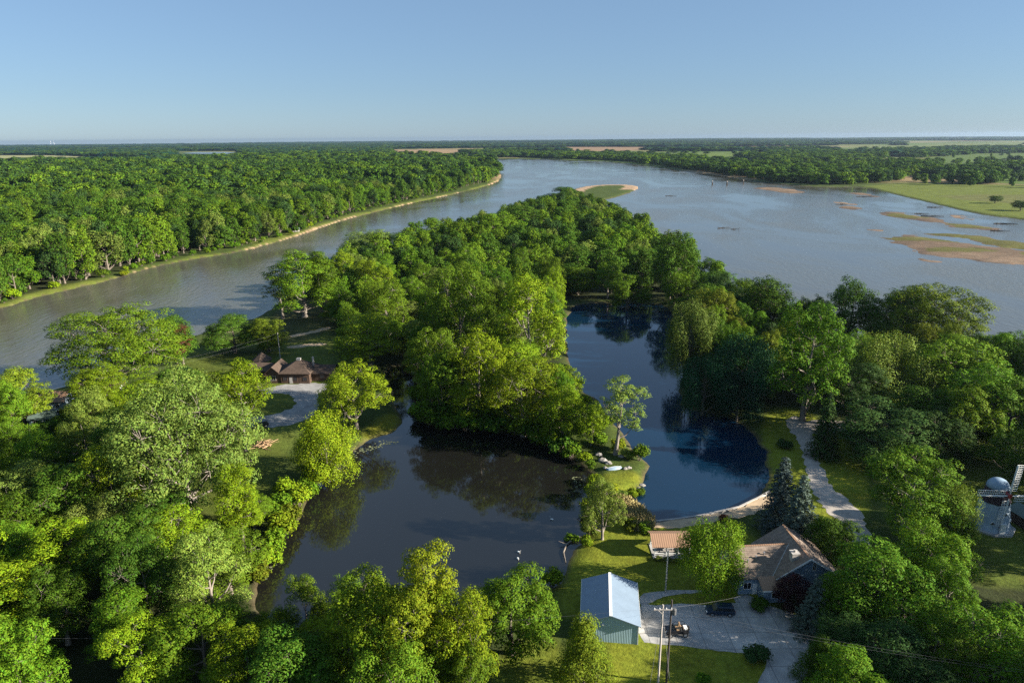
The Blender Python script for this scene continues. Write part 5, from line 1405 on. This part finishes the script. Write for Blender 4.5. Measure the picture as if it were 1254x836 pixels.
# debris heap, lily pads, reeds
x, y = G(322, 545); e = thing('brush_pile', 'heap of cut tan brush on the bare ground below the turnaround', 'brush pile', (x, y, LAND))
rg = random.Random(4); m = MB()
for k in range(90):
    a = rg.uniform(0, 6.28); r0 = rg.uniform(0, 2.4); z_ = max(.1, (1 - r0 / 2.6) * 1.3 * rg.random()); l = rg.uniform(.8, 2.2); t_ = rg.uniform(0, 6.28)
    m.tube([(r0 * math.cos(a), r0 * math.sin(a), z_), (r0 * math.cos(a) + l * math.cos(t_), r0 * math.sin(a) + l * math.sin(t_), max(.05, z_ + rg.uniform(-.5, .3)))], rg.uniform(.04, .1), 4, False)
m.build('sticks', M['tan_seat'], e)
rg = random.Random(21); V = []; F = []
def pads(line, n, spread, smin, smax):
    for k in range(n):
        i = rg.randrange(len(line) - 1); f = rg.random(); a, b = line[i], line[i + 1]
        px = a[0] + (b[0] - a[0]) * f + rg.gauss(0, spread); py = a[1] + (b[1] - a[1]) * f + rg.gauss(0, spread * .5)
        x, y = G(px, py, .16); s = rg.uniform(smin, smax); o = len(V); ph = rg.uniform(0, 6)
        for j in range(6): V.append((x + s * math.cos(ph + j * 1.047) * rg.uniform(.7, 1.2), y + s * .8 * math.sin(ph + j * 1.047) * rg.uniform(.7, 1.2), .165 + k * .0002))
        F.append(tuple(range(o, o + 6)))
pads([(404, 590), (412, 578), (424, 566), (440, 553), (460, 546), (482, 540)], 150, 3, .12, .34)
pads([(708, 592), (704, 600), (710, 586), (698, 584)], 26, 3, .1, .24)
pads([(352, 664), (334, 690), (324, 706)], 26, 3, .1, .25)
me = bpy.data.meshes.new('lily_pads'); me.from_pydata(V, [], F); o = link('lily_pads', me, M['pad']); o['kind'] = 'stuff'; o['label'] = 'pale floating leaves along the brown pond shore'; o['category'] = 'floating leaves'
rg = random.Random(22); V = []; F = []
RP = WP([(752, 612), (768, 614), (786, 626), (800, 640), (800, 652), (778, 650), (760, 640), (750, 628)]); x0, y0 = RP.min(0); x1, y1 = RP.max(0)
k = 0
while k < 5200:
    x, y = rg.uniform(x0, x1), rg.uniform(y0, y1)
    if not inpoly(x, y, RP): continue
    k += 1; h = rg.uniform(1.1, 2.1); a = rg.uniform(0, 6.28); w_ = rg.uniform(.05, .11); dx, dy = math.cos(a) * w_, math.sin(a) * w_; bx, by = rg.gauss(0, .25), rg.gauss(0, .25); o = len(V)
    V += [(x - dx, y - dy, LAND - .3), (x + dx, y + dy, LAND - .3), (x + bx + dx * .8, y + by + dy * .8, LAND + h), (x + bx - dx * .5, y + by - dy * .5, LAND + h * .95)]; F.append((o, o + 1, o + 2, o + 3))
me = bpy.data.meshes.new('reed_bed'); me.from_pydata(V, [], F); o = link('reed_bed', me, M['reed']); o['kind'] = 'stuff'; o['label'] = 'tan dry reed bed between the spit and the beach'; o['category'] = 'reeds'
# birds on the pond
for px, py, lab in ((635, 676, 'white bird on the brown pond, farther of two near the middle'), (634, 684, 'white bird on the brown pond, nearer of two near the middle'), (676, 636, 'white bird alone on the right half of the brown pond')):
    x, y = G(px, py, .15); e = thing('white_goose', lab, 'bird', (x, y, .14), rg.uniform(0, 6))
    MB().tube([(-.42, 0, .12), (-.2, 0, .1), (.1, 0, .1), (.32, 0, .14), (.4, 0, .42), (.43, 0, .58), (.55, 0, .56)], [.03, .17, .2, .12, .05, .07, .02], 8).build('body', M['white'], e, True)
# drift logs and posts in the wide river
def log(label, px, py, l, rz, rad=.5, name='drift_log'):
    x, y = G(px, py, 0); rg = random.Random(int(px * 3)); m = MB()
    a = np.array([x - math.cos(rz) * l / 2, y - math.sin(rz) * l / 2, .1]); b = np.array([x + math.cos(rz) * l / 2, y + math.sin(rz) * l / 2, .35])
    rad *= .6; sd_ = np.array([-math.sin(rz), math.cos(rz), 0]) * l * rg.uniform(-.12, .12)
    m.tube([a, a * .7 + b * .3 + sd_, a * .3 + b * .7 + sd_ * .6 + np.array([0, 0, .3]), b], [rad, rad * .9, rad * .6, rad * .25], 6)
    for k in range(7):
        f = rg.uniform(.05, .9); p = a + (b - a) * f; m.tube([p, p + np.array([rg.uniform(-2, 2), rg.uniform(-2, 2), rg.uniform(.4, 1.8)])], [rad * .4, .06], 5)
    tag(m.build(name, M['pole_dark']), label, 'driftwood')
log('dark snag with branches alone in the wide river, nearest of the snags', 887, 279.5, 12, R(10), .6)
log('thin dark log just right of the nearest river snag', 900, 281, 7, R(-30), .4)
log('dark log in the channel above the long sandbar', 1145, 254, 16, R(-15), .8)
log('dark log above the long sandbar, left piece of the short pair', 1129, 262, 14, R(-10), .7)
log('dark log above the long sandbar, right piece of the short pair', 1142, 265, 20, R(-18), 1.0)
log('dark log in the narrow channel beside the right meadow', 1232, 274.5, 18, R(-25), 1.0)
log('dark log at the tail end of the long sandbar', 1225, 283, 14, R(-18), .8)
log('small dark log far out near the middle of the wide river', 1060, 241, 22, R(-8), .9)
log('small dark log left of the short sandbar in mid river', 1031, 250.5, 14, R(5), 1.0)
log('dark log floating below the far woods in the upper river', 822, 240, 16, R(0), .7)
for px, py, lab in ((872, 226, 'leftmost of three dark posts standing far out in the river'), (890, 226.5, 'middle one of three dark posts standing far out in the river'), (910, 225, 'rightmost of three dark posts, beside the small sandbar')):
    x, y = G(px, py, 0); e = thing('river_post', lab, 'post', (x, y, -.5)); MB().tube([(0, 0, 0), (0, 0, 5.5)], [.8, .6], 8).tube([(1.4, 0, 0), (.9, .3, 3.4)], [.6, .4], 6).build('piling', M['pole_dark'], e); MB().lathe([(1.2, 5.5), (1.2, 6.1), (.4, 6.6)], 8).build('top', M['pole_wood'], e)

# ------------------------------------------------------------------ air, light, camera
hz = MB().box(-20800, 20800, -120, 20800, -13.5, 108).build('haze', None); hz['kind'] = 'stuff'
hm = bpy.data.materials.new('haze'); hm.use_nodes = True; nt = hm.node_tree; nt.nodes.remove(nt.nodes['Principled BSDF'])
pv = nt.nodes.new('ShaderNodeVolumePrincipled'); pv.inputs['Color'].default_value = (0.56, 0.72, 0.92, 1); pv.inputs['Density'].default_value = 3.2e-5; pv.inputs['Anisotropy'].default_value = 0.62
nt.links.new(pv.outputs[0], nt.nodes['Material Output'].inputs['Volume']); hz.data.materials.append(hm)

SUN_EL, SUN_AZ = R(20), R(-11)                # azimuth counted from +X towards +Y
sv = Vector((math.cos(SUN_EL) * math.cos(SUN_AZ), math.cos(SUN_EL) * math.sin(SUN_AZ), math.sin(SUN_EL)))
sd = bpy.data.lights.new('sun', 'SUN'); sd.energy = 5.0; sd.angle = R(0.5); sd.color = (1.0, 0.93, 0.80)
so = bpy.data.objects.new('sun', sd); COL.objects.link(so); so.rotation_euler = (-sv).to_track_quat('-Z', 'Y').to_euler(); so.location = (200, -20, 300)
w = bpy.data.worlds.new('World'); S.world = w; w.use_nodes = True; nt = w.node_tree
sk = nt.nodes.new('ShaderNodeTexSky'); sk.sky_type = 'NISHITA'; sk.sun_disc = False
sk.sun_elevation = SUN_EL; sk.sun_rotation = math.pi / 2 - SUN_AZ; sk.altitude = 300; sk.air_density = 1.0; sk.dust_density = 0.15; sk.ozone_density = 3.0
bg = nt.nodes['Background']; bg.inputs['Strength'].default_value = 0.0355
tn = nt.nodes.new('ShaderNodeMixRGB'); tn.blend_type = 'MULTIPLY'; tn.inputs[0].default_value = 1; tn.inputs[2].default_value = (0.78, 0.925, 1.11, 1)
hs_ = nt.nodes.new('ShaderNodeHueSaturation'); hs_.inputs['Saturation'].default_value = 0.85; nt.links.new(sk.outputs[0], hs_.inputs['Color']); nt.links.new(hs_.outputs[0], tn.inputs[1]); fl = nt.nodes.new('ShaderNodeMixRGB'); fl.inputs[0].default_value = 0.45; fl.inputs[2].default_value = (2.5, 4.05, 6.0, 1)
nt.links.new(tn.outputs[0], fl.inputs[1]); nt.links.new(fl.outputs[0], bg.inputs['Color'])

cd = bpy.data.cameras.new('camera'); cam = bpy.data.objects.new('camera', cd); COL.objects.link(cam); S.camera = cam
cd.sensor_width = 36.0; cd.lens = 36.0 * FPX / W0; cd.clip_start = 1.0; cd.clip_end = 90000
from mathutils import Matrix
bk = -Fv
cam.matrix_world = Matrix(((R2[0], U2[0], bk[0], 0), (R2[1], U2[1], bk[1], 0), (R2[2], U2[2], bk[2], CAM_Z), (0, 0, 0, 1)))

S.view_settings.view_transform = 'Standard'; S.view_settings.look = 'None'; S.view_settings.gamma = 1.0; S.view_settings.exposure = 1.7
S.render.engine = 'CYCLES'
cy = S.cycles
cy.max_bounces = 6; cy.diffuse_bounces = 1; cy.glossy_bounces = 3; cy.transmission_bounces = 3; cy.transparent_max_bounces = 4; cy.volume_bounces = 0
cy.use_denoising = False; cy.use_adaptive_sampling = False; cy.caustics_reflective = False; cy.caustics_refractive = False
cy.sample_clamp_indirect = 4.0
